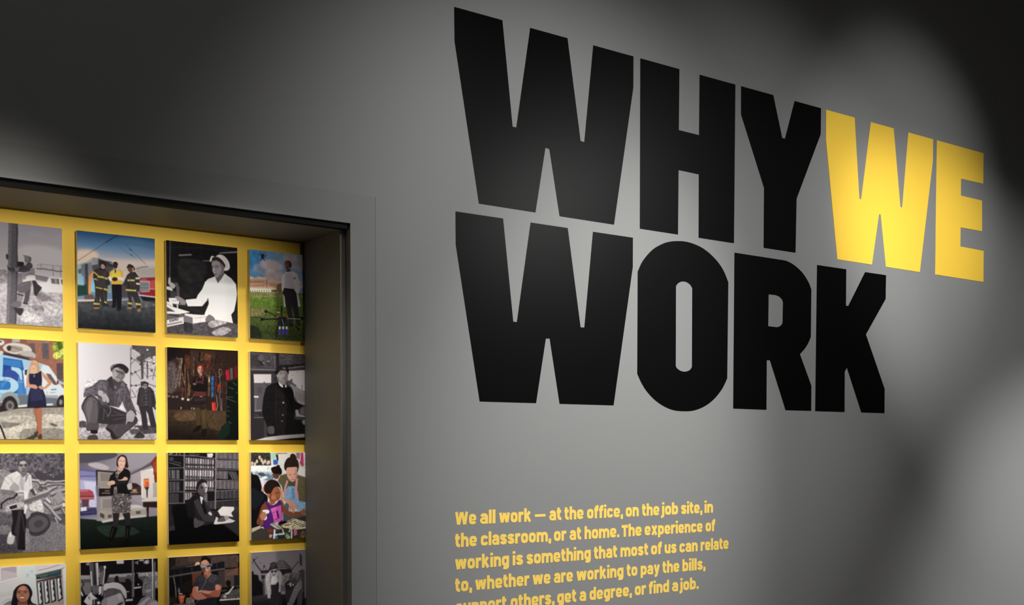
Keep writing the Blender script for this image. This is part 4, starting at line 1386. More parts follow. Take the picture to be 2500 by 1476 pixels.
l #2a2628 7 543,689 556,681
l #2a2628 7 642,660 656,666
l #2a2628 7 463,579 483,581
l #b9b1b2 7 422,722 436,708
l #2a2628 7 611,660 630,667
l #2a2628 7 500,735 523,724
l #2a2628 7 494,552 507,561
l #1b1719 7 509,694 525,699
l #2a2628 7 542,672 560,680
l #1b1719 7 566,768 590,769
l #b9b1b2 7 446,747 465,738
l #1b1719 7 602,683 614,681
l #1b1719 7 557,660 579,656
l #2a2628 7 443,612 465,599
l #1b1719 7 553,555 570,563
l #b9b1b2 7 474,599 487,586
l #c9c2c2 7 549,552 572,545
l #1b1719 7 469,707 482,716
l #2a2628 7 619,637 641,632
l #b9b1b2 7 610,710 629,718
l #c9c2c2 7 526,647 549,643
l #1b1719 7 469,615 478,610
l #c9c2c2 7 545,549 555,550
l #1b1719 7 516,706 535,698
l #b9b1b2 7 522,685 545,677
l #1b1719 7 514,685 526,675
l #1b1719 7 584,748 598,742
l #c9c2c2 7 590,552 604,543
l #c9c2c2 7 597,603 616,605
l #1b1719 7 431,685 450,676
l #b9b1b2 7 596,776 611,778
l #c9c2c2 7 616,655 636,641
l #c9c2c2 7 633,622 655,616
l #1b1719 7 603,567 621,563
l #2a2628 7 528,748 543,743
l #2a2628 7 506,641 518,627
l #2a2628 7 629,758 645,768
l #2a2628 7 577,553 598,555
l #1b1719 7 529,614 552,620
l #b9b1b2 7 608,779 629,766
l #c9c2c2 7 619,713 642,720
l #b9b1b2 7 544,548 556,540
l #2a2628 7 563,671 573,679
l #2a2628 7 435,572 457,559
l #b9b1b2 7 460,572 472,577
l #b9b1b2 7 623,740 640,739
l #c9c2c2 7 501,724 514,723
l #b9b1b2 7 507,657 529,661
l #2a2628 7 420,554 443,560
l #1b1719 7 428,661 439,649
l #1b1719 7 498,636 513,626
l #b9b1b2 7 486,573 505,567
l #1b1719 7 427,585 443,585
l #b9b1b2 7 534,696 552,693
l #1b1719 7 495,662 510,665
l #1b1719 7 517,602 536,590
l #b9b1b2 7 507,646 530,640
l #1b1719 7 618,737 629,739
l #2a2628 7 627,723 646,726
l #b9b1b2 7 541,569 557,560
l #b9b1b2 7 498,669 518,664
l #b9b1b2 7 600,628 610,616
l #1b1719 7 520,711 538,715
l #c9c2c2 7 416,724 427,728
l #1b1719 7 628,562 650,551
l #c9c2c2 7 425,780 441,782
l #2a2628 7 629,607 652,607
l #c9c2c2 7 634,637 659,632
l #2a2628 7 584,584 595,579
l #2a2628 7 616,585 637,593
l #c9c2c2 7 529,650 540,654
l #c9c2c2 7 442,665 464,663
l #2a2628 7 590,707 608,706
l #1b1719 7 638,761 647,757
l #1b1719 7 498,585 510,581
l #2a2628 7 610,647 630,637
l #b9b1b2 7 543,760 559,764
l #b9b1b2 7 608,642 625,633
l #b9b1b2 7 462,714 485,720
l #1b1719 7 465,588 476,589
l #1b1719 7 567,554 579,541
l #b9b1b2 7 452,564 463,556
l #2a2628 7 623,555 641,558
l #2a2628 7 410,621 425,608
l #2a2628 7 558,722 573,721
l #2a2628 7 436,607 447,614
l #1b1719 7 622,570 642,564
l #1b1719 7 513,702 524,711
l #b9b1b2 7 486,678 506,677
l #c9c2c2 7 422,612 441,615
l #2a2628 7 443,631 454,639
l #2a2628 7 441,622 459,622
l #c9c2c2 7 515,619 535,606
l #2a2628 7 450,674 465,666
p #141214 0 453,244 490,216 564,199 619,223 646,256 646,322 617,396 598,433 634,547 597,546 478,524 395,560 378,503 397,411 361,401 389,299
p #756c6d 0 453,253 481,244 508,254 489,319 475,356 457,319
p #7d7474 0 433,449 474,440 478,524 428,542
l #2a2527 6 452,523 461,531
l #2a2527 6 441,307 450,315
l #2a2527 6 447,514 456,522
l #2a2527 6 454,293 463,301
l #2a2527 6 454,497 463,504
l #2a2527 6 471,295 480,303
l #2a2527 6 472,464 481,471
l #2a2527 6 450,275 459,282
l #2a2527 6 441,515 451,523
l #2a2527 6 469,282 478,290
l #2a2527 6 445,486 454,494
l #2a2527 6 469,332 478,339
l #2a2527 6 468,501 477,509
l #2a2527 6 445,299 455,306
l #2a2527 6 445,496 454,503
l #2a2527 6 463,283 472,291
p #1f1c1e 0 480,356 599,358 617,396 488,422 452,412
s #c69d8b 0 480,356 535,348 572,316 609,330 608,359 571,365 507,366
s #c9a08e 0 352,391 397,364 443,370 447,407 406,420 370,429
l #97705f 4 370,401 397,411
l #262224 7 490,254 466,337 478,524
p #c29a88 0 495,193 564,184 554,227 489,286 476,254
p #6b5550 0 490,235 527,236 490,268
s #2a1b1c 0 468,160 483,67 538,28 593,49 615,133 619,194 573,189 588,114 565,58 519,53 500,104 495,179
s #d0a797 0 489,104 529,50 579,68 585,133 564,184 527,196 495,170
l #54393a 6 505,106 528,105
l #54393a 6 551,107 574,110
l #a0635a 6 514,159 546,161
l #ab8274 5 537,114 541,137'''),
    ('black and white photo print of a man writing before shelves of books', 0.9990, 1.5821, 0.955, '''p #151315 0 -419,-235 1407,-247 1395,1602 -436,1489
p #77717a 0 241,67 266,67 265,202 239,202
p #b0a8ae 0 274,69 299,69 298,204 273,203
p #8b848a 0 308,72 333,72 331,206 307,206
p #7f797f 0 341,75 367,75 366,207 340,207
p #a49ca2 0 375,77 400,78 399,209 374,209
p #77717a 0 409,79 435,80 434,211 408,210
p #b0a8ae 0 442,82 468,83 467,213 441,213
p #8b848a 0 477,85 502,86 501,214 476,214
p #7f797f 0 511,88 537,88 536,216 510,215
p #a49ca2 0 545,90 570,90 569,218 544,218
p #77717a 0 579,93 605,93 604,219 578,219
p #b0a8ae 0 614,96 639,96 638,221 613,221
p #b5adb2 0 234,235 260,235 259,356 233,355
p #9c9499 0 269,236 293,236 292,357 267,357
p #c6bec2 0 302,236 327,237 326,358 301,357
p #a8a0a5 0 336,238 361,238 360,359 335,359
p #b5adb2 0 369,239 395,239 394,361 368,360
p #9c9499 0 404,239 430,240 429,361 403,361
p #c6bec2 0 437,241 463,241 462,363 436,363
p #a8a0a5 0 472,242 498,242 497,364 471,364
p #b5adb2 0 506,242 532,243 531,365 505,365
p #9c9499 0 540,244 566,244 565,367 539,366
p #c6bec2 0 575,245 601,246 600,368 574,368
p #a8a0a5 0 609,246 635,246 634,369 608,368
p #b5adb2 0 233,391 259,391 258,505 232,504
p #9c9499 0 267,391 292,392 291,506 266,505
p #c6bec2 0 300,392 326,392 325,507 299,507
p #a8a0a5 0 335,392 359,392 358,508 334,507
p #b5adb2 0 368,392 394,393 393,510 367,509
p #9c9499 0 402,393 428,393 427,510 401,510
p #c6bec2 0 436,393 462,393 461,511 435,511
p #a8a0a5 0 471,393 497,394 496,513 470,512
p #b5adb2 0 505,394 530,394 529,514 504,513
p #9c9499 0 539,394 565,395 564,515 538,515
p #c6bec2 0 574,395 600,395 599,516 573,516
p #a8a0a5 0 608,395 634,395 633,518 607,517
p #a49da2 0 232,546 256,547 256,645 231,644
p #8c858a 0 265,547 290,548 289,645 264,645
p #a49da2 0 298,548 323,548 322,646 297,646
l #1d1a1d 11 243,323 262,323
l #1d1a1d 11 277,324 296,325
l #1d1a1d 11 310,326 329,326
l #1d1a1d 11 345,328 364,329
l #1d1a1d 11 378,330 397,330
l #1d1a1d 11 412,331 432,332
l #1d1a1d 11 447,333 466,333
l #1d1a1d 11 481,334 500,334
l #1d1a1d 11 515,337 535,337
l #1d1a1d 11 549,338 568,338
l #1d1a1d 11 584,340 603,340
l #1d1a1d 11 619,341 638,341
l #1d1a1d 11 243,337 262,337
l #1d1a1d 11 277,338 296,339
l #1d1a1d 11 310,340 329,340
l #1d1a1d 11 345,342 364,343
l #1d1a1d 11 378,344 397,344
l #1d1a1d 11 412,345 432,346
l #1d1a1d 11 447,347 466,347
l #1d1a1d 11 481,348 500,349
l #1d1a1d 11 515,351 535,351
l #1d1a1d 11 549,352 568,353
l #1d1a1d 11 584,354 603,354
l #1d1a1d 11 619,355 638,356
l #1d1a1d 11 242,467 261,468
l #1d1a1d 11 276,469 295,469
l #1d1a1d 11 309,471 328,471
l #1d1a1d 11 343,473 363,474
l #1d1a1d 11 377,475 396,475
l #1d1a1d 11 411,476 430,477
l #1d1a1d 11 446,478 465,478
l #1d1a1d 11 479,480 499,480
l #1d1a1d 11 514,482 533,483
l #1d1a1d 11 548,484 567,484
l #1d1a1d 11 583,486 602,486
l #1d1a1d 11 618,487 637,488
l #1d1a1d 11 242,481 261,482
l #1d1a1d 11 276,483 295,483
l #1d1a1d 11 309,485 328,485
l #1d1a1d 11 343,487 362,488
l #1d1a1d 11 377,489 396,489
l #1d1a1d 11 411,490 430,491
l #1d1a1d 11 446,492 465,493
l #1d1a1d 11 479,494 499,494
l #1d1a1d 11 514,496 533,497
l #1d1a1d 11 548,498 567,499
l #1d1a1d 11 583,500 602,500
l #1d1a1d 11 618,502 637,502
l #1d1a1d 11 245,156 264,156
l #1d1a1d 11 279,157 298,157
l #1d1a1d 11 312,158 331,158
l #1d1a1d 11 346,160 365,160
l #1d1a1d 11 379,161 399,162
l #1d1a1d 11 414,163 433,163
l #1d1a1d 11 448,164 468,164
l #1d1a1d 11 482,165 501,165
l #1d1a1d 11 517,167 536,168
l #1d1a1d 11 550,169 570,169
l #1d1a1d 11 585,170 605,170
l #1d1a1d 11 620,171 640,171
l #1d1a1d 11 244,170 263,170
l #1d1a1d 11 279,171 297,171
l #1d1a1d 11 312,172 331,172
l #1d1a1d 11 346,174 365,174
l #1d1a1d 11 379,176 398,176
l #1d1a1d 11 414,177 433,177
l #1d1a1d 11 448,178 467,178
l #1d1a1d 11 482,179 501,180
l #1d1a1d 11 517,182 536,182
l #1d1a1d 11 550,183 570,183
l #1d1a1d 11 585,184 605,184
l #1d1a1d 11 620,185 640,186
p #6f686d 0 683,4 702,4 701,75 682,74
p #5d575c 0 705,4 723,4 723,76 704,76
p #7b7479 0 726,4 745,4 744,77 726,77
p #6f686d 0 748,4 766,4 766,78 747,78
p #5d575c 0 769,5 788,5 787,79 769,79
p #7b7479 0 791,5 810,5 809,80 790,80
p #6f686d 0 813,5 831,5 831,81 812,81
p #5d575c 0 834,5 853,5 853,82 834,82
p #7b7479 0 856,5 875,5 874,83 856,83
p #6f686d 0 878,5 897,5 896,84 877,84
p #5d575c 0 900,5 919,5 918,85 899,85
p #7b7479 0 922,5 941,5 940,86 921,86
p #6f686d 0 943,6 962,6 962,87 943,87
p #5d575c 0 965,6 984,6 984,89 965,88
p #7b7479 0 987,6 1006,6 1006,90 987,90
p #837c81 0 682,103 700,103 699,216 681,216
p #6d676c 0 703,103 720,103 720,218 702,217
p #77717a 0 722,104 740,104 739,219 721,219
p #837c81 0 743,104 761,104 760,220 742,220
p #6d676c 0 763,104 781,104 780,221 762,221
p #77717a 0 783,105 801,106 800,222 782,222
p #837c81 0 804,106 822,106 821,224 803,223
p #6d676c 0 824,106 842,106 842,225 823,224
p #77717a 0 844,107 862,107 861,225 844,225
p #837c81 0 865,107 883,107 882,226 864,226
p #6d676c 0 885,107 903,107 902,227 884,227
p #77717a 0 906,107 924,107 923,228 905,228
p #837c81 0 927,108 945,108 944,230 926,229
p #6d676c 0 947,108 965,109 964,231 946,231
p #77717a 0 968,109 986,109 985,232 967,232
p #837c81 0 988,110 1007,110 1006,233 987,233
p #6f686d 0 681,254 699,254 698,363 680,363
p #5d575c 0 702,255 719,256 718,364 701,364
p #7b7479 0 721,256 739,256 738,366 720,365
p #6f686d 0 742,257 759,257 759,367 741,367
p #5d575c 0 761,258 780,258 779,368 761,368
p #7b7479 0 782,258 800,258 799,369 781,368
p #6f686d 0 803,259 821,260 820,370 802,370
p #5d575c 0 823,260 841,260 840,371 822,371
p #47424a 0 838,261 958,267 1007,378 897,376
l #6d676c 6 858,271 907,371
l #6d676c 6 898,271 952,372
p #6f686d 0 675,391 692,391 691,505 674,505
p #5d575c 0 695,392 711,392 710,505 694,505
p #7b7479 0 713,393 731,393 730,507 712,506
p #6f686d 0 733,393 750,393 749,507 732,507
p #5d575c 0 753,393 769,394 768,508 752,507
p #7b7479 0 772,394 789,394 788,508 771,508
p #6f686d 0 791,395 809,395 808,510 790,509
p #5d575c 0 811,395 827,396 827,510 810,510
p #7b7479 0 830,396 847,396 846,510 830,510
p #6f686d 0 849,397 867,397 866,512 848,511
p #5d575c 0 869,397 886,398 885,512 868,512
p #7b7479 0 889,398 906,398 905,513 888,512
p #6f686d 0 908,399 926,399 925,514 907,514
p #5d575c 0 928,399 946,400 945,514 927,514
p #7b7479 0 948,400 965,400 964,515 947,515
p #6f686d 0 968,400 985,400 984,515 967,515
p #5d575c 0 987,401 1005,402 1004,517 986,516
p #4b464b 0 674,533 691,533 690,642 673,642
p #59545a 0 694,534 709,534 708,643 693,642
p #3e3a3f 0 712,533 729,533 728,642 711,642
p #4b464b 0 732,533 749,534 748,643 731,643
p #59545a 0 751,534 768,534 767,644 751,643
p #3e3a3f 0 771,534 787,535 786,644 770,644
p #4b464b 0 790,534 807,534 806,644 789,643
p #59545a 0 810,534 826,535 826,644 809,644
p #3e3a3f 0 829,535 845,535 844,645 829,644
p #4b464b 0 848,534 865,535 864,644 847,644
p #59545a 0 868,535 885,535 884,645 867,644
p #3e3a3f 0 888,535 905,536 904,645 887,645
p #4b464b 0 907,535 924,535 923,645 906,644
p #59545a 0 927,535 944,535 943,645 926,645
p #3e3a3f 0 947,536 964,536 963,646 946,646
p #4b464b 0 967,536 983,536 982,647 966,646
p #59545a 0 986,536 1003,536 1002,646 985,646
p #332f33 0 668,680 683,680 682,780 667,779
p #403c40 0 687,679 701,680 701,779 686,779
p #332f33 0 705,680 720,680 719,779 704,778
p #403c40 0 724,679 739,680 738,779 723,778
p #332f33 0 742,680 757,680 756,778 742,778
p #403c40 0 760,679 776,680 775,777 759,776
p #332f33 0 779,680 794,680 793,777 778,776
p #403c40 0 798,680 812,680 812,776 797,776
p #332f33 0 816,680 831,681 831,776 816,775
p #403c40 0 835,680 850,680 849,775 834,775
p #332f33 0 854,679 869,680 868,775 853,775
p #403c40 0 873,680 888,680 887,775 872,774
p #332f33 0 892,679 907,680 906,774 891,774
p #403c40 0 911,680 926,680 925,774 910,774
p #332f33 0 929,680 945,680 944,773 928,772
p #403c40 0 948,680 963,680 962,772 947,772
p #332f33 0 967,680 982,680 981,772 966,772
p #403c40 0 986,680 1001,681 1000,772 985,771
p #4b464b 0 522,685 535,685 534,775 521,774
p #59545a 0 540,684 552,685 551,775 539,775
p #3e3a3f 0 557,685 570,685 569,776 556,775
p #4b464b 0 574,685 587,685 586,776 574,776
p #59545a 0 591,684 605,684 604,777 590,777
p #3e3a3f 0 608,684 622,684 621,778 608,777
p #4b464b 0 626,684 640,685 639,778 625,778
p #77717a 0 14,232 27,232 26,352 13,352
p #3d393e 0 35,232 49,232 48,353 34,353
p #8b858b 0 55,233 69,233 68,354 54,353
p #77717a 0 76,234 90,234 89,355 75,355
p #3d393e 0 97,234 110,234 109,356 96,356
p #8b858b 0 118,234 131,234 130,357 117,357
p #77717a 0 138,235 152,235 151,358 137,358
p #4e494f 0 13,393 26,393 25,518 12,518
p #625d63 0 30,394 43,394 42,518 29,518
p #3c383d 0 46,394 60,394 58,519 45,519
p #4e494f 0 62,394 76,394 75,519 61,519
p #625d63 0 79,394 92,395 91,520 78,519
p #3c383d 0 96,395 109,395 108,520 95,520
p #4e494f 0 113,395 126,395 125,520 112,520
p #625d63 0 129,395 143,396 142,521 128,520
p #3c383d 0 146,396 159,396 158,521 144,521
p #3a363b 0 12,550 24,550 23,684 10,684
p #4d484e 0 26,550 39,551 37,684 25,683
p #3a363b 0 41,551 53,551 52,684 40,684
p #4d484e 0 56,551 68,551 67,684 55,683
p #3a363b 0 71,552 83,552 82,684 70,684
p #4d484e 0 87,552 98,552 97,684 86,683
p #3a363b 0 102,552 114,553 113,684 101,684
p #4d484e 0 117,553 129,553 128,684 116,683
p #3a363b 0 132,553 144,553 143,684 131,684
p #2c292d 0 15,712 27,712 26,841 14,841
p #2c292d 0 31,712 44,713 43,842 29,842
p #3f3b40 0 16,61 76,62 76,117 16,108
l #5d585d 9 81,122 179,146
l #77727a 8 20,135 174,178
l #a8a2a8 11 16,25 63,2
l #8e888e 11 109,30 128,2
l #8e888e 9 161,34 166,2
l #5d575c 9 288,26 374,7
l #6d676c 9 307,40 441,26
p #d6cfd2 0 542,13 625,8 629,41 609,69 547,60
l #8a8489 5 547,36 624,41
n 0.25 8 -419,-235 1407,-247 1395,1602 -436,1489
l #77717a 10 12,31 222,39 393,49 663,84
l #77717a 10 673,84 1019,96
l #77717a 10 10,209 221,205
l #77717a 10 230,216 662,235 1018,246
l #77717a 10 9,370 219,369
l #77717a 10 229,369 661,386 1017,390
l #77717a 10 7,531 218,530
l #77717a 10 222,532 389,541
l #77717a 10 543,530 1016,527
l #77717a 10 6,688 216,685
l #77717a 10 513,675 658,673 1015,661
l #716b72 19 224,2 218,690
l #807a80 21 671,4 663,381 653,779
p #171517 0 543,549 645,542 644,670 551,672
p #6d676c 0 494,576 543,558 542,671 493,661
g #2c292c,#1a181a 0 795,802 791,1231 -10,849 696,799 1014,762 1010,1261 -13,1283
p #3b373b 0 934,759 1014,762 1013,848 913,844
p #323034 0 696,837 1013,838 1011,1194 793,1002
p #3a373b 0 12,989 82,987 86,1052 12,1054
b x 2
p #0b0a0b 0 47,740 103,705 245,700 387,789 385,1023 597,985 754,1001 1011,1194 1010,1261 -13,1283 -12,1062 91,1048
p #232023 0 350,563 407,593 465,660 540,841 618,891 666,883 656,968 501,971 376,910 263,747 235,691
p #39353a 0 349,666 407,630 445,697 502,849 637,873 656,959 501,953 425,846
l #4d484e 11 493,661 541,747 618,834
p #302c30 0 474,641 522,699 657,855 637,873 540,822
p #171517 0 245,672 341,581 426,621 350,657 376,910 262,878
l #5d585d 9 350,563 293,636
p #d6d0d2 0 436,603 479,594 484,641 474,726 450,688
p #131113 0 474,641 493,661 531,822 502,849 464,726
s #c9c3c4 0 550,837 579,814 608,853 589,871
p #e8e2e2 0 687,808 756,749 924,759 929,797 884,843 913,902 834,889 725,876
p #ddd7d7 0 627,986 666,893 696,903 685,960 794,955 833,908 943,956 902,978 656,997
s #5d565a 0 686,931 745,896 794,888 784,954 695,960
s #a69fa1 0 784,888 824,879 853,919 804,945
p #2a272a 0 647,835 696,827 725,885 666,893
l #d9d3d4 13 666,893 656,968
s #4f4a4e 0 357,891 405,921 501,962 442,1007 366,1032 347,975
n 0.3 11 357,891 501,962 366,1032
s #4f494d 0 399,480 428,415 505,398 539,455 535,530 515,586 465,608 413,555
s #8f888b 0 466,416 505,407 532,445 537,502 525,558 504,567 500,510 476,472
s #c3bbbd 0 505,412 534,445 541,511 529,558 516,548 520,492 505,459
s #1f1b1e 0 384,480 407,405 462,370 520,384 544,422 505,409 447,429 420,471 413,527 398,536
l #1a1719 11 454,486 490,480
l #1d1a1c 9 510,480 533,483
l #2c282b 8 452,472 487,465
l #2a2629 11 480,559 525,553
l #5b5558 8 501,496 512,529
s #3a3539 0 427,546 475,594 504,595 465,611 422,574
l #6d676a 8 408,508 413,536'''),
    ('colour photo print of a teacher leaning over a girl in a purple top', 1.2370, 1.5821, 1.408, '''p #c9c3c6 0 -464,-238 1493,-250 1484,1645 -478,1526
p #2f2a26 0 2,-1 294,5 303,186 1,183
n 0.6 18 2,-1 294,5 303,186 1,183
s #b5a695 0 39,155 36,172 27,182 16,182 7,171 3,155 7,138 16,128 27,128 36,138
s #b5a695 0 109,127 106,144 97,154 86,154 77,144 73,127 77,110 86,100 97,100 106,111
s #b5a695 0 150,71 146,87 137,98 126,98 117,87 114,70 117,54 126,44 138,44 146,54
s #b5a695 0 180,109 176,126 167,136 156,136 147,125 144,109 147,92 156,82 167,82 176,92
s #b5a695 0 230,128 226,145 217,155 206,155 197,145 194,128 197,111 206,101 218,101 227,111
s #b5a695 0 270,148 267,164 258,175 246,175 237,164 234,147 238,130 247,120 258,120 267,131
s #b5a695 0 291,138 287,155 278,165 267,165 258,155 254,138 258,121 267,111 278,111 287,121
s #b5a695 0 79,165 75,182 66,192 55,192 46,181 43,165 47,148 56,138 67,138 76,148
s #b5a695 0 200,147 196,164 187,174 176,174 167,163 163,147 167,130 176,120 187,120 196,130
p #8fb7a3 0 289,5 375,5 369,101 308,100
p #2f5aa6 0 334,105 410,106 400,177 338,177
p #1c1a1c 0 375,34 426,34 426,110 395,110
p #d9d4d6 0 406,5 654,6 631,334 445,312 425,187
l #7d7a7c 14 375,19 550,15
p #8b6f78 0 695,6 758,6 747,103 695,83
p #b9326e 0 769,6 800,6 810,171 747,181 763,84
s #a85a48 0 816,176 811,193 797,204 780,204 767,193 762,176 767,159 781,148 798,148 811,159
p #dedada 0 726,229 841,240 841,357 725,326
n 0.12 24 406,5 843,6 841,337 404,331
p #c7cdd2 0 11,188 323,191 322,282 20,278
p #e4e6e8 0 31,198 242,197 241,252 36,250
p #939ea8 0 11,273 312,272 383,397 210,404 140,365 10,325
s #5f7180 0 150,327 261,309 352,368 220,395
s #c5ccd2 0 160,355 221,337 251,366 180,384
s #3a444c 0 100,298 181,289 221,328 150,336
n 0.3 14 11,188 384,192 383,407 10,400
b x 5
s #17110f 0 302,234 364,201 445,216 471,293 424,331 343,311
s #5b3728 0 322,310 394,311 435,302 403,379 342,358
s #17110f 0 439,199 435,209 422,215 407,215 395,208 390,198 395,188 407,182 423,182 435,189
s #0e0c0f 0 -20,343 40,316 110,336 159,479 159,555 239,614 238,709 137,763 76,932 45,1073 -25,1118
s #b57f66 0 164,517 194,480 199,565 169,555
p #110f11 0 -21,513 169,555 249,633 248,805 176,1050 -25,1118
p #4a5261 0 483,774 586,855 817,863 837,961 482,1005
s #161a20 0 9,514 118,554 199,613 158,707 67,799 7,759
p #5d5840 0 445,331 548,304 715,326 841,366 839,727 723,704 672,490 568,487 526,544 505,621 464,485 403,407
n 0.15 14 424,312 841,327 839,707 423,542
p #7ba0c4 0 568,483 667,470 692,606 733,704 839,727 838,844 712,849 670,780 525,718 494,621 526,544
p #5f86ad 0 619,527 651,518 671,683 629,663
p #86a9cb 0 733,743 839,727 838,824 722,840
n 0.15 16 495,486 840,493 838,854 494,775
p #4f6175 0 525,727 587,739 566,844 483,794
l #c98d92 30 553,410 516,515 505,611
l #c98d92 34 702,384 687,529 713,675
p #4f4a36 0 568,420 672,412 672,490 568,487
s #d3a090 0 533,256 569,217 694,219 709,296 693,364 651,421 610,419 558,362
s #c08a7a 0 673,238 713,267 699,364 651,421 678,335
s #2c1f1a 0 507,236 508,169 549,92 632,68 705,103 731,171 725,248 704,287 705,219 632,213 549,222 533,265
s #2b1d18 0 596,63 622,20 674,35 695,93 632,93
n 0.25 8 507,236 508,169 549,92 622,20 695,93 731,248 632,213
l #5b382e 7 579,319 610,324
l #5b382e 7 652,317 683,308
l #b1635a 10 610,396 657,394
l #b67d6c 8 636,334 631,373
s #c78f7b 0 443,542 479,553 484,640 525,660 649,721 706,820 701,830 670,809 659,867 628,871 618,817 586,864 581,816 566,748 484,688 433,638
l #9b6553 5 618,778 649,857
l #9b6553 5 597,778 595,845
s #7d4a32 0 188,727 249,700 340,751 443,677 484,717 524,795 628,876 764,851 817,863 806,901 627,934 524,901 472,861 462,947 297,1027 115,1029 81,980 116,896 147,783
s #8e5940 0 775,842 817,814 838,883 795,920 753,880
s #4a1f68 0 193,699 249,710 299,759 391,733 422,686 463,745 472,947 461,995 369,1001 287,1084 185,1079 186,956 248,862 238,767
p #c75aa8 0 288,806 452,754 472,957 441,994 343,1000 324,894
p #4a1f68 0 375,838 401,829 426,926 400,944
l #4a1f68 7 319,865 360,857
l #4a1f68 6 349,962 441,936
n 0.2 11 289,759 463,754 472,995 338,1000
s #6b3c28 0 96,971 116,877 147,783 208,728 238,786 217,861 156,954 145,1021 95,1019
s #92593c 0 234,557 280,520 393,484 443,562 443,619 412,686 340,693 279,653
s #70402b 0 249,567 300,558 320,654 360,703 299,692 264,643
s #a86a48 0 300,635 351,607 371,656 320,674
s #1f1512 0 194,518 210,442 291,391 383,407 434,465 454,543 423,494 352,502 300,577 249,595 209,566
s #b3a0cc 0 226,433 223,444 215,451 205,450 197,443 194,432 197,421 205,414 215,414 223,421
s #9a6448 0 282,615 277,634 266,646 252,645 241,633 237,614 241,595 253,584 266,584 277,596
l #3a2018 7 366,584 423,576
l #6b3a2e 10 402,659 433,653
p #84503a 0 269,682 371,694 350,741 299,740
s #e9e4e6 0 167,831 207,815 268,825 268,863 227,881 237,938 196,965 192,899
s #a26f52 0 136,887 177,841 227,871 217,928 176,965 136,935
p #3b3430 0 -5,1133 155,1069 195,1089 523,997 838,922 835,1312 -6,1270
p #b0a58d 0 5,1072 155,1031 115,1086 5,1133
p #cbbf9f 0 440,1033 648,954 837,1010 836,1107 710,1121 481,1082
n 0.6 17 440,1033 648,954 837,1010 836,1117 481,1092
l #4e4632 9 565,999 648,973
l #4e4632 9 606,1016 686,992
l #4e4632 9 648,1033 723,1011
l #4e4632 9 689,1050 761,1030
l #4e4632 9 731,1068 799,1049
l #4e4632 9 773,1085 837,1068
p #15110f 0 400,1007 503,982 565,1009 440,1042
p #b7b2ad 0 277,1026 348,1005 461,1072 461,1101 389,1102
p #8b8782 0 287,1017 348,1000 379,1020 318,1037
l #5d5954 8 318,1018 440,1090
p #7a2a2e 0 236,1120 287,1084 337,1115 276,1150
l #a83a30 10 512,1055 616,1040
l #e2ddde 26 337,1182 501,1170
l #e9e4e4 24 353,1106 342,1230
l #d9d4d4 22 579,1145 606,1049
l #dcd6d8 24 616,1107 610,1243
l #dcd6d8 18 471,1101 496,1179
p #2f6fb0 0 357,1192 398,1194 398,1233 357,1231
p #24343c 0 398,1185 470,1188 470,1246 408,1243
p #4c8c48 0 512,1161 564,1163 574,1193 522,1200
s #d06a94 0 647,1119 689,1120 699,1179 657,1206
s #9fb7a0 0 522,1190 584,1203 574,1246 532,1239
s #c9a58c 0 276,1169 317,1181 296,1218 271,1207
s #6a5a3a 0 762,1153 815,1155 815,1243 751,1230
s #1c4c44 0 473,1135 470,1150 464,1158 456,1158 450,1149 448,1134 450,1119 457,1111 464,1111 470,1120
n 0.5 12 317,1095 836,1117 836,1273 245,1244'''),
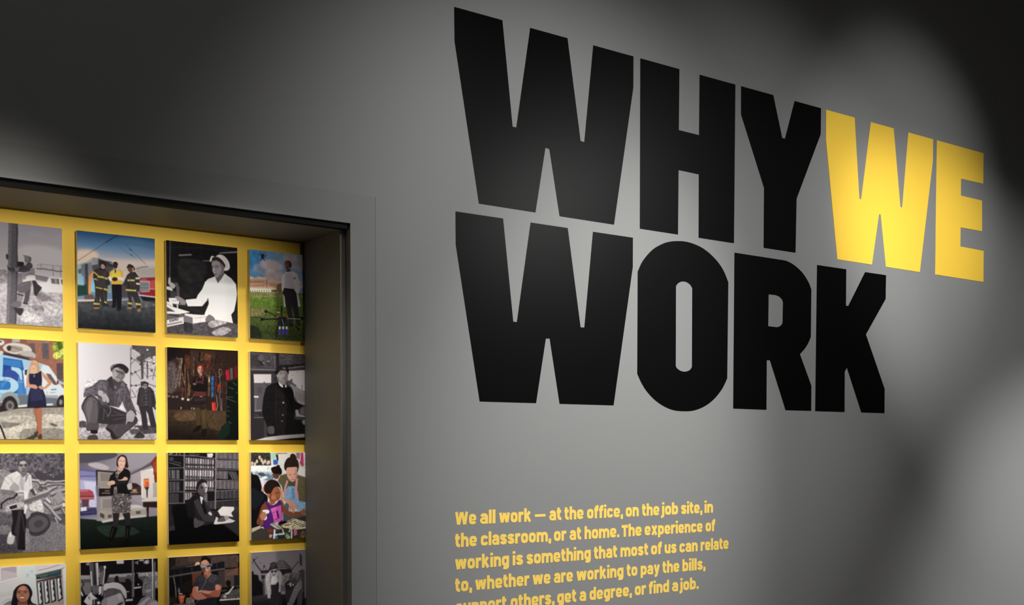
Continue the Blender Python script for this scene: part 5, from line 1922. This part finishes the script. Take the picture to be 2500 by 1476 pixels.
    ('colour photo print of a smiling woman with glasses before a pale house front', 0.5283, 1.2957, 1.700, '''p #c2bfc2 0 -178,-113 1050,-40 1031,1682 -200,1522
p #8d7f7d 0 620,468 1001,500 990,1495 609,1448
p #5f6048 0 331,511 413,482 537,493 653,516 693,653 684,1458 259,1405 289,617
g #bcb6ba,#c4c3c6 0 216,-2 211,435 -178,-113 1050,-40 1044,548 -185,445
p #bcc6d8 0 420,-33 626,-21 630,336 578,499 474,235
p #cfcbcf 0 411,-12 460,-9 466,173 213,212 93,220 94,186 413,134
p #9a8e99 0 228,16 409,-7 409,120 230,147
p #b1a6ae 0 240,34 406,80 409,120 230,147
p #d2ced1 0 136,6 224,7 222,173 134,180
l #8d8486 6 214,164 422,123
l #a19a9b 6 214,207 458,159
l #a7a2a2 7 171,362 362,341
l #aca6a6 5 172,335 370,307
l #8d8c8e 6 231,454 308,399 373,426
p #77777a 0 243,471 324,422 365,439 364,481
s #aab0bd 0 567,60 608,67 600,93 571,83
s #a9b0bd 0 517,101 554,99 549,143 524,146
b x 5
p #d6d2d6 0 624,122 985,51 1007,-2 1001,534 949,530 954,63
l #7a6f6e 7 664,69 751,54 921,13
l #4a4648 9 628,124 937,69 984,54
p #232e30 0 637,131 937,75 940,161 640,185
p #2c3c46 0 792,106 939,80 940,157 792,164
l #5b9a80 7 649,146 729,133 792,124
l #4f8a74 6 687,153 771,140
l #5d9a86 4 813,117 911,96
l #a15c5a 5 898,149 936,143
l #7c6a66 8 636,185 728,164 938,161
p #3b2b2b 0 638,198 941,152 953,180 640,216
p #9e8f86 0 636,216 945,175 971,531 657,505
p #1d2430 0 642,225 698,218 718,510 661,506
p #d9dae6 0 654,231 681,224 677,272 687,309 676,335 694,376 685,420 702,462 693,492 670,495
p #1d2430 0 722,209 778,201 798,490 741,499
p #d9dae6 0 734,214 762,207 757,256 767,292 756,318 775,360 766,404 782,446 773,476 750,483
p #1d2430 0 797,201 855,193 875,470 817,492
p #d9dae6 0 810,206 838,199 833,248 843,285 832,311 851,353 842,397 858,438 850,460 826,472
p #1d2430 0 878,184 936,177 956,449 898,485
p #d9dae6 0 891,189 919,182 914,231 924,268 913,294 932,336 923,381 940,422 931,444 907,460
p #9e8f90 0 939,71 959,63 975,532 958,510
p #d3ced8 0 959,63 1006,48 1001,534 971,531
l #8a7d7e 6 961,235 991,241
s #1a181f 0 364,350 379,294 424,245 490,225 548,249 584,314 590,364 571,424 591,475 645,504 644,559 359,535
n 0.25 10 364,350 424,245 548,249 590,364 644,559 359,535
s #9a6350 0 403,353 424,276 474,244 523,265 551,321 555,374 533,430 488,453 438,440 410,398
s #b47a64 0 432,276 490,258 514,291 473,306
s #a9705c 0 407,354 439,352 435,382 418,403
s #a66c5a 0 505,366 547,365 529,412 505,415
p #8a5644 0 418,438 471,456 529,452 536,550 413,540
s #6f4234 0 438,445 488,455 529,434 525,474 471,478 422,465
l #5e4a42 6 403,314 432,309 460,318 481,322 514,316 551,334
s #6b564c 0 454,329 450,337 440,341 427,340 417,334 413,326 417,318 427,313 440,314 450,320
s #6b564c 0 531,332 527,340 516,345 503,344 492,338 488,329 492,321 503,317 517,318 527,324
l #8c7a6c 3 411,336 431,342 456,331
l #8c7a6c 3 485,333 505,346 539,342
s #34241f 0 445,326 443,330 438,332 433,332 428,329 427,324 428,320 433,318 439,319 443,322
s #34241f 0 517,329 515,333 510,335 505,335 500,332 499,328 500,324 505,321 511,322 515,325
s #6a3a30 0 433,382 464,380 501,388 488,413 459,415 439,400
s #e8d2c6 0 439,387 497,392 484,406 455,405
s #8a5545 0 452,353 481,355 485,369 452,366
p #6b6c4f 0 549,485 620,502 619,557 544,551'''),
    ('black and white photo print of a vendor in a white cap between steel pipes', 0.7665, 1.2957, 1.700, '''p #131113 0 -194,-113 1173,-35 1154,2002 -215,1814
p #b9b4b8 0 206,698 629,735 722,963 763,1752 104,1667 135,906
l #8b858a 28 925,589 916,1574
p #b3aeb2 0 453,3 550,-3 550,48 460,45
s #777277 0 66,16 121,0 112,38 80,40
p #9d989c 0 746,4 814,3 813,28 760,29
l #8f8a8e 14 698,45 741,28
l #a5a0a4 19 726,61 731,52
s #827d82 0 813,32 877,12 881,66 818,64
s #c5c0c4 0 861,45 859,58 853,65 846,65 840,57 838,44 840,31 846,24 853,24 859,32
p #8a858a 0 -3,163 120,171 119,223 -4,215
p #4a464a 0 -4,215 128,224 128,267 -4,257
p #6b666b 0 -4,257 132,267 131,429 -6,418
p #989398 0 327,176 653,178 997,181 997,240 350,216
p #575257 0 327,214 997,240 996,329 326,276
p #1a171a 0 313,175 365,173 331,262 303,289
s #5c575c 0 581,212 634,201 648,246 623,288 576,270
s #1c191c 0 435,221 449,203 477,210 481,263 509,294 561,317 576,251 643,284 645,493 512,483 434,289
s #161316 0 687,200 711,182 739,203 737,247 777,279 796,334 790,480 689,487
s #77727a 0 796,334 855,241 923,245 921,515 799,501
s #8d888d 0 948,247 1002,221 1000,398 951,375
n 0.5 14 797,188 1002,201 999,522 794,505
l #c9c4c8 22 685,380 771,374
l #a9a4a8 28 844,431 902,425
s #d6d1d4 0 750,336 747,341 742,344 734,343 729,339 727,334 729,329 735,326 742,327 748,330
l #8c878b 19 579,420 613,423
b x 5
l #5d585d 28 669,9 667,199 659,604
l #aaa5a9 7 682,180 673,606
l #d3ced1 16 928,-5 931,246 927,627
l #3e3a3f 11 948,-4 944,628
l #8b868b 10 962,51 952,629
p #4d484e 0 107,13 163,12 159,312 127,310
l #b9b4b8 16 129,124 141,311
p #2c282d 0 160,17 188,18 192,310 159,307
p #97929a 0 188,14 222,11 229,312 201,310
l #c1bcc0 9 213,15 215,311
p #37333a 0 231,55 301,59 303,299 233,308
p #5d585f 0 235,150 286,115 284,297 238,303
l #aca7ad 16 305,69 300,164 280,306
l #a09ba1 7 235,93 230,198
s #cfcacd 0 291,68 315,60 319,94 300,92
s #5d585e 0 136,325 182,304 224,321 228,384 200,425 154,416
p #d0cbce 0 228,322 256,324 260,415 223,441
p #837e84 0 256,324 293,312 293,394 269,459 255,448
l #1a171a 12 18,249 41,280 18,316
l #1a171a 19 8,325 44,422
l #d6d1d4 14 -1,381 25,435
n 0.35 8 132,300 298,313 292,461 130,448
s #bfbabd 0 294,303 350,288 434,286 500,308 556,365 582,430 581,517 564,506 536,451 499,400 433,366 349,364 293,384
p #c5c0c3 0 34,507 71,448 131,386 154,431 208,483 226,568 83,556
s #77727a 0 89,454 103,441 116,475 107,494
s #57525a 0 283,465 297,394 349,369 433,368 504,395 536,461 554,535 527,474 489,433 395,459 338,479 292,489
n 0.4 11 282,489 297,394 433,368 554,535 489,433 338,479
s #a59fa4 0 254,571 273,502 338,479 432,448 503,434 540,500 563,597 562,705 253,678
s #b5b0b4 0 461,455 503,444 521,508 488,524
s #8b858a 0 273,502 329,488 319,588 262,631
s #3b363b 0 455,587 488,563 540,553 530,571 502,591
l #2c282c 14 236,509 249,548
p #2c282d 0 144,492 227,484 254,571 143,561
l #d9d4d7 8 167,494 166,563
s #d6d1d4 0 203,525 231,523 245,548 212,559
s #8b858a 0 707,518 853,500 921,540 999,595 997,743 725,719
p #1a171a 0 559,511 853,490 775,528 716,609 559,596
l #bcb7ba 28 573,536 659,533
s #b1abaf 0 740,611 843,529 896,533 847,573 803,617
s #99939a 0 822,618 896,548 930,555 871,622
s #b1abb0 0 886,623 945,576 998,605 998,669
l #524d53 6 745,589 838,514
l #524d53 6 822,618 901,548'''),
    ('colour photo print of a man in a visor with folded arms in a workshop', 0.9990, 1.2957, 1.700, '''p #141114 0 -121,-69 1168,-18 1154,1888 -137,1725
p #1d2026 0 373,690 674,715 683,1669 344,1629
p #2c2726 0 707,718 1011,743 1010,823 707,797
p #3d322e 0 12,11 453,5 1055,-24 1054,120 587,139 11,144
p #4f3c33 0 268,0 454,0 453,84 262,77
p #201b1c 0 12,0 90,0 89,113 11,144
p #2c2524 0 11,144 431,98 453,89 431,129 11,175
l #171314 21 582,60 833,32 1055,13
p #473a35 0 588,34 966,19 976,195 782,194 778,93 582,118
n 0.2 22 12,-10 1055,-24 1054,211 11,155
p #15161b 0 11,175 420,129 430,234 10,257
p #16171c 0 587,129 778,98 782,199 586,213
l #3f3a3b 10 314,148 319,226
l #35302f 9 161,175 170,413
l #39343a 10 668,97 673,202
l #332f32 8 72,200 77,252
l #5d5451 21 10,262 292,235 452,220
l #5d5350 21 581,218 782,204
p #5e372b 0 316,242 452,225 451,329 322,419
p #54433f 0 782,215 976,206 1054,200 1052,473 786,459
p #3c3230 0 684,235 782,225 786,464 731,460
p #6a4d44 0 942,204 976,201 969,302 787,300
l #8c7a78 3 968,35 969,291
p #4b1f24 0 973,200 1009,197 1008,294 975,291
p #1b2229 0 917,303 1008,304 1007,454 918,453
s #181314 0 797,391 825,366 863,380 869,428 852,464 808,439
s #e9b98a 0 432,108 426,120 409,127 389,126 373,117 366,104 373,93 389,86 410,87 426,96
s #f0d9b8 0 379,126 377,133 371,136 364,136 358,131 356,125 358,118 364,114 371,115 377,119
l #8a6c50 7 240,143 362,130
b x 4
s #1d1816 0 154,417 239,340 312,341 311,486 164,491
l #77736f 14 64,271 86,407 100,625
p #20262e 0 112,461 133,390 158,506 122,503
s #5d6873 0 117,461 133,416 153,474 132,493
n 0.5 13 9,350 113,357 153,516 7,530
p #2a221f 0 7,530 106,548 105,655 6,646
s #b4563a 0 127,529 174,522 221,531 205,572 189,633 142,618
s #d08050 0 153,536 195,545 173,585
l #dfdad6 13 132,501 179,507
s #8a3a2a 0 290,516 322,508 326,576 289,573
p #7a6f68 0 231,568 311,564 353,604 320,673 225,651
p #5b5651 0 27,648 131,638 289,641 374,637 373,742 16,711
n 0.8 8 7,545 374,575 373,690 6,659
n 0.6 9 720,454 1013,454 1011,647 708,628
p #4d4a4a 0 730,561 829,526 1007,481 1006,636 719,623
n 0.9 7 720,507 1013,465 1011,647 708,628
l #c9c3bd 21 708,636 1006,641
l #c3bdb8 24 829,552 907,463
p #c9c4c0 0 780,549 829,537 851,559 796,566
p #a7a29e 0 752,578 796,566 807,609 763,606
p #24201f 0 708,649 1006,657 1005,796 707,771
s #3f3a2c 0 731,502 796,492 807,514 741,519
p #1d2026 0 379,606 529,592 665,587 674,768 341,739
n 0.3 11 379,606 665,587 675,702 363,676
p #363338 0 457,251 494,290 526,329 591,255 667,281 721,306 737,434 660,413 638,485 450,481 412,463 402,425 333,415 344,353 387,294
p #454147 0 591,266 678,287 667,334 612,393 536,367
p #2b282d 0 344,374 408,347 418,432 333,415
n 0.2 19 387,252 721,285 731,434 412,473 333,415
s #b36f5c 0 327,441 344,421 402,423 407,483 449,502 513,544 556,579 481,604 385,607 337,577 316,518
s #9a5746 0 407,499 460,477 557,489 638,485 644,422 688,415 737,439 725,518 703,585 659,592 556,573 481,531
s #c4836e 0 650,422 699,423 720,470 682,499 649,480
s #c98a75 0 375,429 405,431 399,493 380,486
s #7d4336 0 449,528 530,540 610,583 529,592 492,558
s #c28470 0 460,482 557,500 611,499 557,531 476,520
l #5b2d26 5 417,505 503,538 556,576
s #a9b0b8 0 455,492 451,500 440,504 427,503 416,497 412,489 416,481 427,477 440,478 451,484
p #a8695a 0 468,205 548,252 586,223 591,266 531,330 494,280
s #8a4c3e 0 484,248 526,277 542,315 515,318 483,274
s #a9705f 0 448,83 474,59 533,65 571,112 575,201 548,252 505,265 473,226 441,172
s #c18a76 0 458,84 507,66 544,94 522,125 463,121
s #15100f 0 445,83 453,37 496,13 550,32 582,76 579,139 560,106 523,64 480,64
s #6f4035 0 452,172 500,170 505,207 478,237 452,204
s #c99a84 0 506,176 543,178 532,230 511,208
l #5c2d2a 8 484,227 521,224
l #3a201d 6 457,186 484,185
l #3a201d 6 516,182 541,181
s #7d8288 0 434,129 463,121 538,128 592,124 603,145 576,165 506,171 447,162
n 0.4 8 434,119 603,124 576,165 447,167
l #191517 18 533,157 587,144
s #9d7a70 0 543,178 581,165 575,222 554,232
l #23262a 5 444,167 452,214
l #83888c 5 521,303 509,370 450,455 433,527 422,605 379,638'''),
    ('black and white photo print of two men bending down at a rail site', 1.2370, 1.2957, 1.700, '''p #2f2b2f 0 -211,626 974,721 967,2102 -221,1948
p #3d383d 0 287,724 462,739 446,1326 296,1311
p #4d484d 0 557,746 767,764 776,1360 559,1338
g #6b656c,#817a80 0 -87,-26 -89,290 -206,-61 978,-27 976,481 -210,397
b x 12
p #171417 0 -149,240 26,269 32,310 99,326 111,396 166,441 177,628 -152,642
l #3a353a 18 45,137 142,271
l #2a262a 6 3,158 89,65
s #252125 0 21,124 34,90 52,97 46,126
l #4d474d 6 -3,59 45,143
l #3a353a 5 119,142 155,173
l #2d292d 6 192,193 167,255
l #2d292d 5 192,204 222,253
s #262226 0 173,209 192,187 201,217
p #29252a 0 130,264 272,262 253,307 142,306
p #2a262a 0 142,329 203,333 197,385 148,382
l #3b363b 16 178,384 189,600
l #3b363b 11 148,382 172,482
l #3a353a 10 378,181 422,148 503,159 554,204 598,248
l #3a353a 10 365,208 418,176 509,188 562,232 601,276
l #3a353a 10 353,235 414,204 516,216 571,261 605,305
l #3a353a 10 340,263 410,232 522,245 580,290 608,333
l #3a353a 10 327,290 406,260 528,274 588,319 612,362
l #3a353a 10 315,317 402,288 534,302 597,348 616,391
l #4b464b 5 428,131 497,135 497,188 428,178 428,131
n 0.3 5 366,133 604,171 603,337 377,321
p #2e2a2e 0 427,266 610,266 622,338 464,351
l #3f3a3f 14 610,290 668,222 725,167
p #3a3439 0 736,52 771,80 777,122 775,241 738,215
p #4a454a 0 718,309 770,288 815,303 812,708 780,646 769,466
n 0.4 6 712,284 815,279 813,648 768,645
g #3f3a3f,#242024 0 -91,607 -92,737 -152,642 165,610 813,618 811,946 -153,861
n 0.45 6 -12,601 165,598 813,636 812,827 -14,758
b x 3
p #2b262a 0 289,467 401,440 432,560 387,674 355,774 275,768 300,608
p #3a3539 0 388,592 438,584 462,783 362,775
p #3d383c 0 514,507 653,517 627,681 531,744 501,624
p #56515a 0 716,617 768,550 780,705 767,809 690,802
p #454045 0 563,741 621,633 653,553 768,526 690,698 639,777
p #b5aeb2 0 209,339 241,306 278,291 302,340 352,367 390,287 427,290 458,321 467,404 445,502 435,595 403,587 413,500 408,429 364,479 301,480 283,467 288,549 281,671 241,668 227,544 212,438
p #8d878c 0 271,308 302,351 289,432 271,431
p #c6bfc3 0 302,375 364,362 401,411 364,455 301,462
p #9c969b 0 364,362 402,323 420,406 407,441
n 0.15 18 210,275 465,292 462,680 207,660
s #8f888c 0 287,269 334,254 384,275 380,316 346,360 302,340
s #aaa3a6 0 334,260 371,257 365,285 334,283
s #2a262a 0 330,289 327,298 318,303 306,302 297,296 293,287 297,278 306,273 318,274 327,280
s #2f2b2f 0 378,289 375,299 365,304 352,303 342,297 339,287 342,277 352,272 365,273 375,279
l #3e393d 7 318,335 352,334
s #b9b2b5 0 340,295 352,314 340,325 333,307
s #2d282c 0 253,266 278,210 285,169 341,152 372,169 384,216 402,241 377,251 315,259 278,271
s #3d383d 0 291,181 341,161 365,180 340,225 297,228
p #868085 0 477,357 528,326 603,325 641,351 577,429 508,507 513,584 444,578 451,479
p #6d676d 0 445,502 514,501 517,584 447,579
p #8c868b 0 653,541 704,509 762,454 762,555 710,628 639,777 563,741
p #a59ea2 0 447,590 513,584 507,630 450,626
p #2f2a2e 0 501,483 565,428 717,463 666,524 589,566 526,579
s #59545a 0 571,387 591,342 648,322 724,356 750,424 717,469 641,457 578,423
s #6a656b 0 597,348 667,329 724,374 698,420 622,385
s #4d484d 0 584,436 711,450 679,502 609,514 565,470
s #c9c2c5 0 609,491 605,502 596,509 584,508 574,500 571,488 574,476 584,470 596,470 605,478
s #bab3b6 0 648,505 645,514 638,519 630,518 623,512 620,503 623,494 630,489 639,490 646,496
s #c9c2c5 0 564,490 562,495 558,498 552,497 548,494 546,489 548,484 552,482 558,482 562,485
s #8f898d 0 577,512 609,508 596,537
s #8b858a 0 644,310 641,319 634,325 624,324 617,318 614,308 617,298 624,293 634,293 641,300
s #89838a 0 550,746 633,782 600,827 544,804
n 0.35 14 477,316 763,335 761,585 476,581'''),
]
NX, NZ = 250, 312
PW, PH, PT = 0.2014, 0.2518, 0.015
SS = 2
RW, RH = NX * SS, NZ * SS
U = RW / 1000.0


def smooth(P, closed=True):
    out = []
    n = len(P)
    for i in range(n):
        p0, p1, p2, p3 = (np.array(P[(i + k) % n], float) for k in (-1, 0, 1, 2))
        for t in (0.0, 0.25, 0.5, 0.75):
            out.append(0.5 * (2 * p1 + (p2 - p0) * t + (2 * p0 - 5 * p1 + 4 * p2 - p3) * t * t + (3 * p1 - p0 - 3 * p2 + p3) * t ** 3))
    return out


def inside(P):
    P = np.array(P, float) * U
    x0, y0 = np.floor(P.min(0)).astype(int)
    x1, y1 = np.ceil(P.max(0)).astype(int) + 1
    x0, y0, x1, y1 = max(x0, 0), max(y0, 0), min(x1, RW), min(y1, RH)
    if x0 >= x1 or y0 >= y1:
        return None
    X = np.arange(x0, x1) + 0.5
    Y = np.arange(y0, y1) + 0.5
    m = np.zeros((y1 - y0, x1 - x0), bool)
    n = len(P)
    for i in range(n):
        (ax, ay), (bx, by) = P[i], P[(i + 1) % n]
        if ay == by:
            continue
        rows = (Y >= min(ay, by)) & (Y < max(ay, by))
        if rows.any():
            xc = ax + (Y[rows] - ay) * (bx - ax) / (by - ay)
            m[rows] ^= X[None, :] < xc[:, None]
    return m, slice(y0, y1), slice(x0, x1)


def soften(img, r):
    r = int(max(1, round(r * U / 2)))
    for ax in (0, 1):
        for _ in range(2):
            pad = [(0, 0)] * 3
            pad[ax] = (r + 1, r)
            c = np.cumsum(np.pad(img, pad, mode='edge'), axis=ax)
            n = img.shape[ax]
            hi = np.take(c, np.arange(2 * r + 1, 2 * r + 1 + n), axis=ax)
            lo = np.take(c, np.arange(0, n), axis=ax)
            img = (hi - lo) / (2 * r + 1)
    return img


def grain(h, w, cell, rng):
    out = np.zeros((h, w))
    for octv, amp in ((1.0, 0.65), (0.5, 0.35)):
        c = max(2.0, cell * U * octv)
        gh, gw = int(h / c) + 3, int(w / c) + 3
        g = rng.random((gh, gw)) * 2 - 1
        yy, xx = np.arange(h) / c, np.arange(w) / c
        yi, xi = yy.astype(int), xx.astype(int)
        fy, fx = (yy - yi)[:, None], (xx - xi)[None, :]
        fy, fx = fy * fy * (3 - 2 * fy), fx * fx * (3 - 2 * fx)
        a, b = g[yi][:, xi], g[yi][:, xi + 1]
        c2, d = g[yi + 1][:, xi], g[yi + 1][:, xi + 1]
        out += amp * ((a * (1 - fx) + b * fx) * (1 - fy) + (c2 * (1 - fx) + d * fx) * fy)
    return out


def rgb(h):
    return np.array([int(h[i:i + 2], 16) / 255.0 for i in (1, 3, 5)])


def paint(spec, seed):
    rng = np.random.default_rng(seed)
    img = np.full((RH, RW, 3), 0.5)
    for row in spec.split('\n'):
        k, c, w, *pp = row.split()
        P = [tuple(float(v) for v in q.split(',')) for q in pp]
        if k == 'b':
            img = soften(img, float(w))
            continue
        if k == 'l':
            hw = float(w) / 2
            for (ax, ay), (bx, by) in zip(P[:-1], P[1:]):
                dx, dy = bx - ax, by - ay
                ln = math.hypot(dx, dy) or 1.0
                ex, ey, nx, ny = dx / ln * hw * 0.4, dy / ln * hw * 0.4, -dy / ln * hw, dx / ln * hw
                r = inside([(ax - ex + nx, ay - ey + ny), (bx + ex + nx, by + ey + ny), (bx + ex - nx, by + ey - ny), (ax - ex - nx, ay - ey - ny)])
                if r:
                    img[r[1], r[2]][r[0]] = rgb(c)
            continue
        if k == 's':
            P = smooth(P)
        if k == 'g':
            (gx0, gy0), (gx1, gy1) = P[:2]
            P = P[2:]
        r = inside(P)
        if not r:
            continue
        m, sy, sx = r
        view = img[sy, sx]
        if k in 'ps':
            view[m] = rgb(c)
        elif k == 'g':
            c1, c2 = (rgb(h) for h in c.split(','))
            yy, xx = np.mgrid[sy, sx]
            t = ((xx / U - gx0) * (gx1 - gx0) + (yy / U - gy0) * (gy1 - gy0)) / ((gx1 - gx0) ** 2 + (gy1 - gy0) ** 2)
            t = np.clip(t, 0, 1)[..., None]
            view[m] = (c1 * (1 - t) + c2 * t)[m]
        elif k == 'n':
            g = grain(view.shape[0], view.shape[1], float(w), rng)
            view[m] = np.clip(view * (1 + float(c) * g[..., None]), 0, 1)[m]
    img = soften(img, 6.5)
    img = img.reshape(NZ, SS, NX, SS, 3).mean((1, 3))
    return np.where(img <= 0.04045, img / 12.92, ((img + 0.055) / 1.055) ** 2.4)


def print_mesh(name, spec, gain, seed):
    ink = np.clip(paint(spec, seed) * gain, 0.002, 0.92)
    nx, nz = NX, NZ
    xs = np.linspace(0, PW, nx)
    zs = np.linspace(0, -PH, nz)
    co = np.zeros((nz, nx, 3), np.float32)
    co[..., 0] = xs[None, :]
    co[..., 2] = zs[:, None]
    idx = np.arange(nx * nz).reshape(nz, nx)
    q = np.stack([idx[1:, :-1], idx[1:, 1:], idx[:-1, 1:], idx[:-1, :-1]], -1).reshape(-1, 4)
    me = bpy.data.meshes.new(name)
    me.vertices.add(nx * nz)
    me.vertices.foreach_set('co', co.ravel())
    me.loops.add(q.size)
    me.loops.foreach_set('vertex_index', q.ravel().astype(np.int32))
    me.polygons.add(len(q))
    me.polygons.foreach_set('loop_start', np.arange(0, q.size, 4, dtype=np.int32))
    me.update(calc_edges=True)
    ca = me.color_attributes.new('ink', 'FLOAT_COLOR', 'POINT')
    col = np.ones((nx * nz, 4), np.float32)
    col[:, :3] = ink.reshape(-1, 3)
    ca.data.foreach_set('color', col.ravel())
    return me


bm = bmesh.new()
add_box(bm, 0, PW, 0.0005, PT, -PH, 0)
board_obj = None
for n, (label, x, z, gain, spec) in enumerate(PRINTS):
    root = bpy.data.objects.new('photo_print', None)
    COL.objects.link(root)
    root.location = (x, YP, z)
    thing(root, label, 'photo', 'photo prints on the yellow wall')
    if board_obj is None:
        board_obj = done(bm, 'backing_board', WHITEBOARD, root)
    else:
        bo = board_obj.copy()
        COL.objects.link(bo)
        bo.parent = root
    link('picture', print_mesh('picture', spec, gain, n + 1), printmat, root)
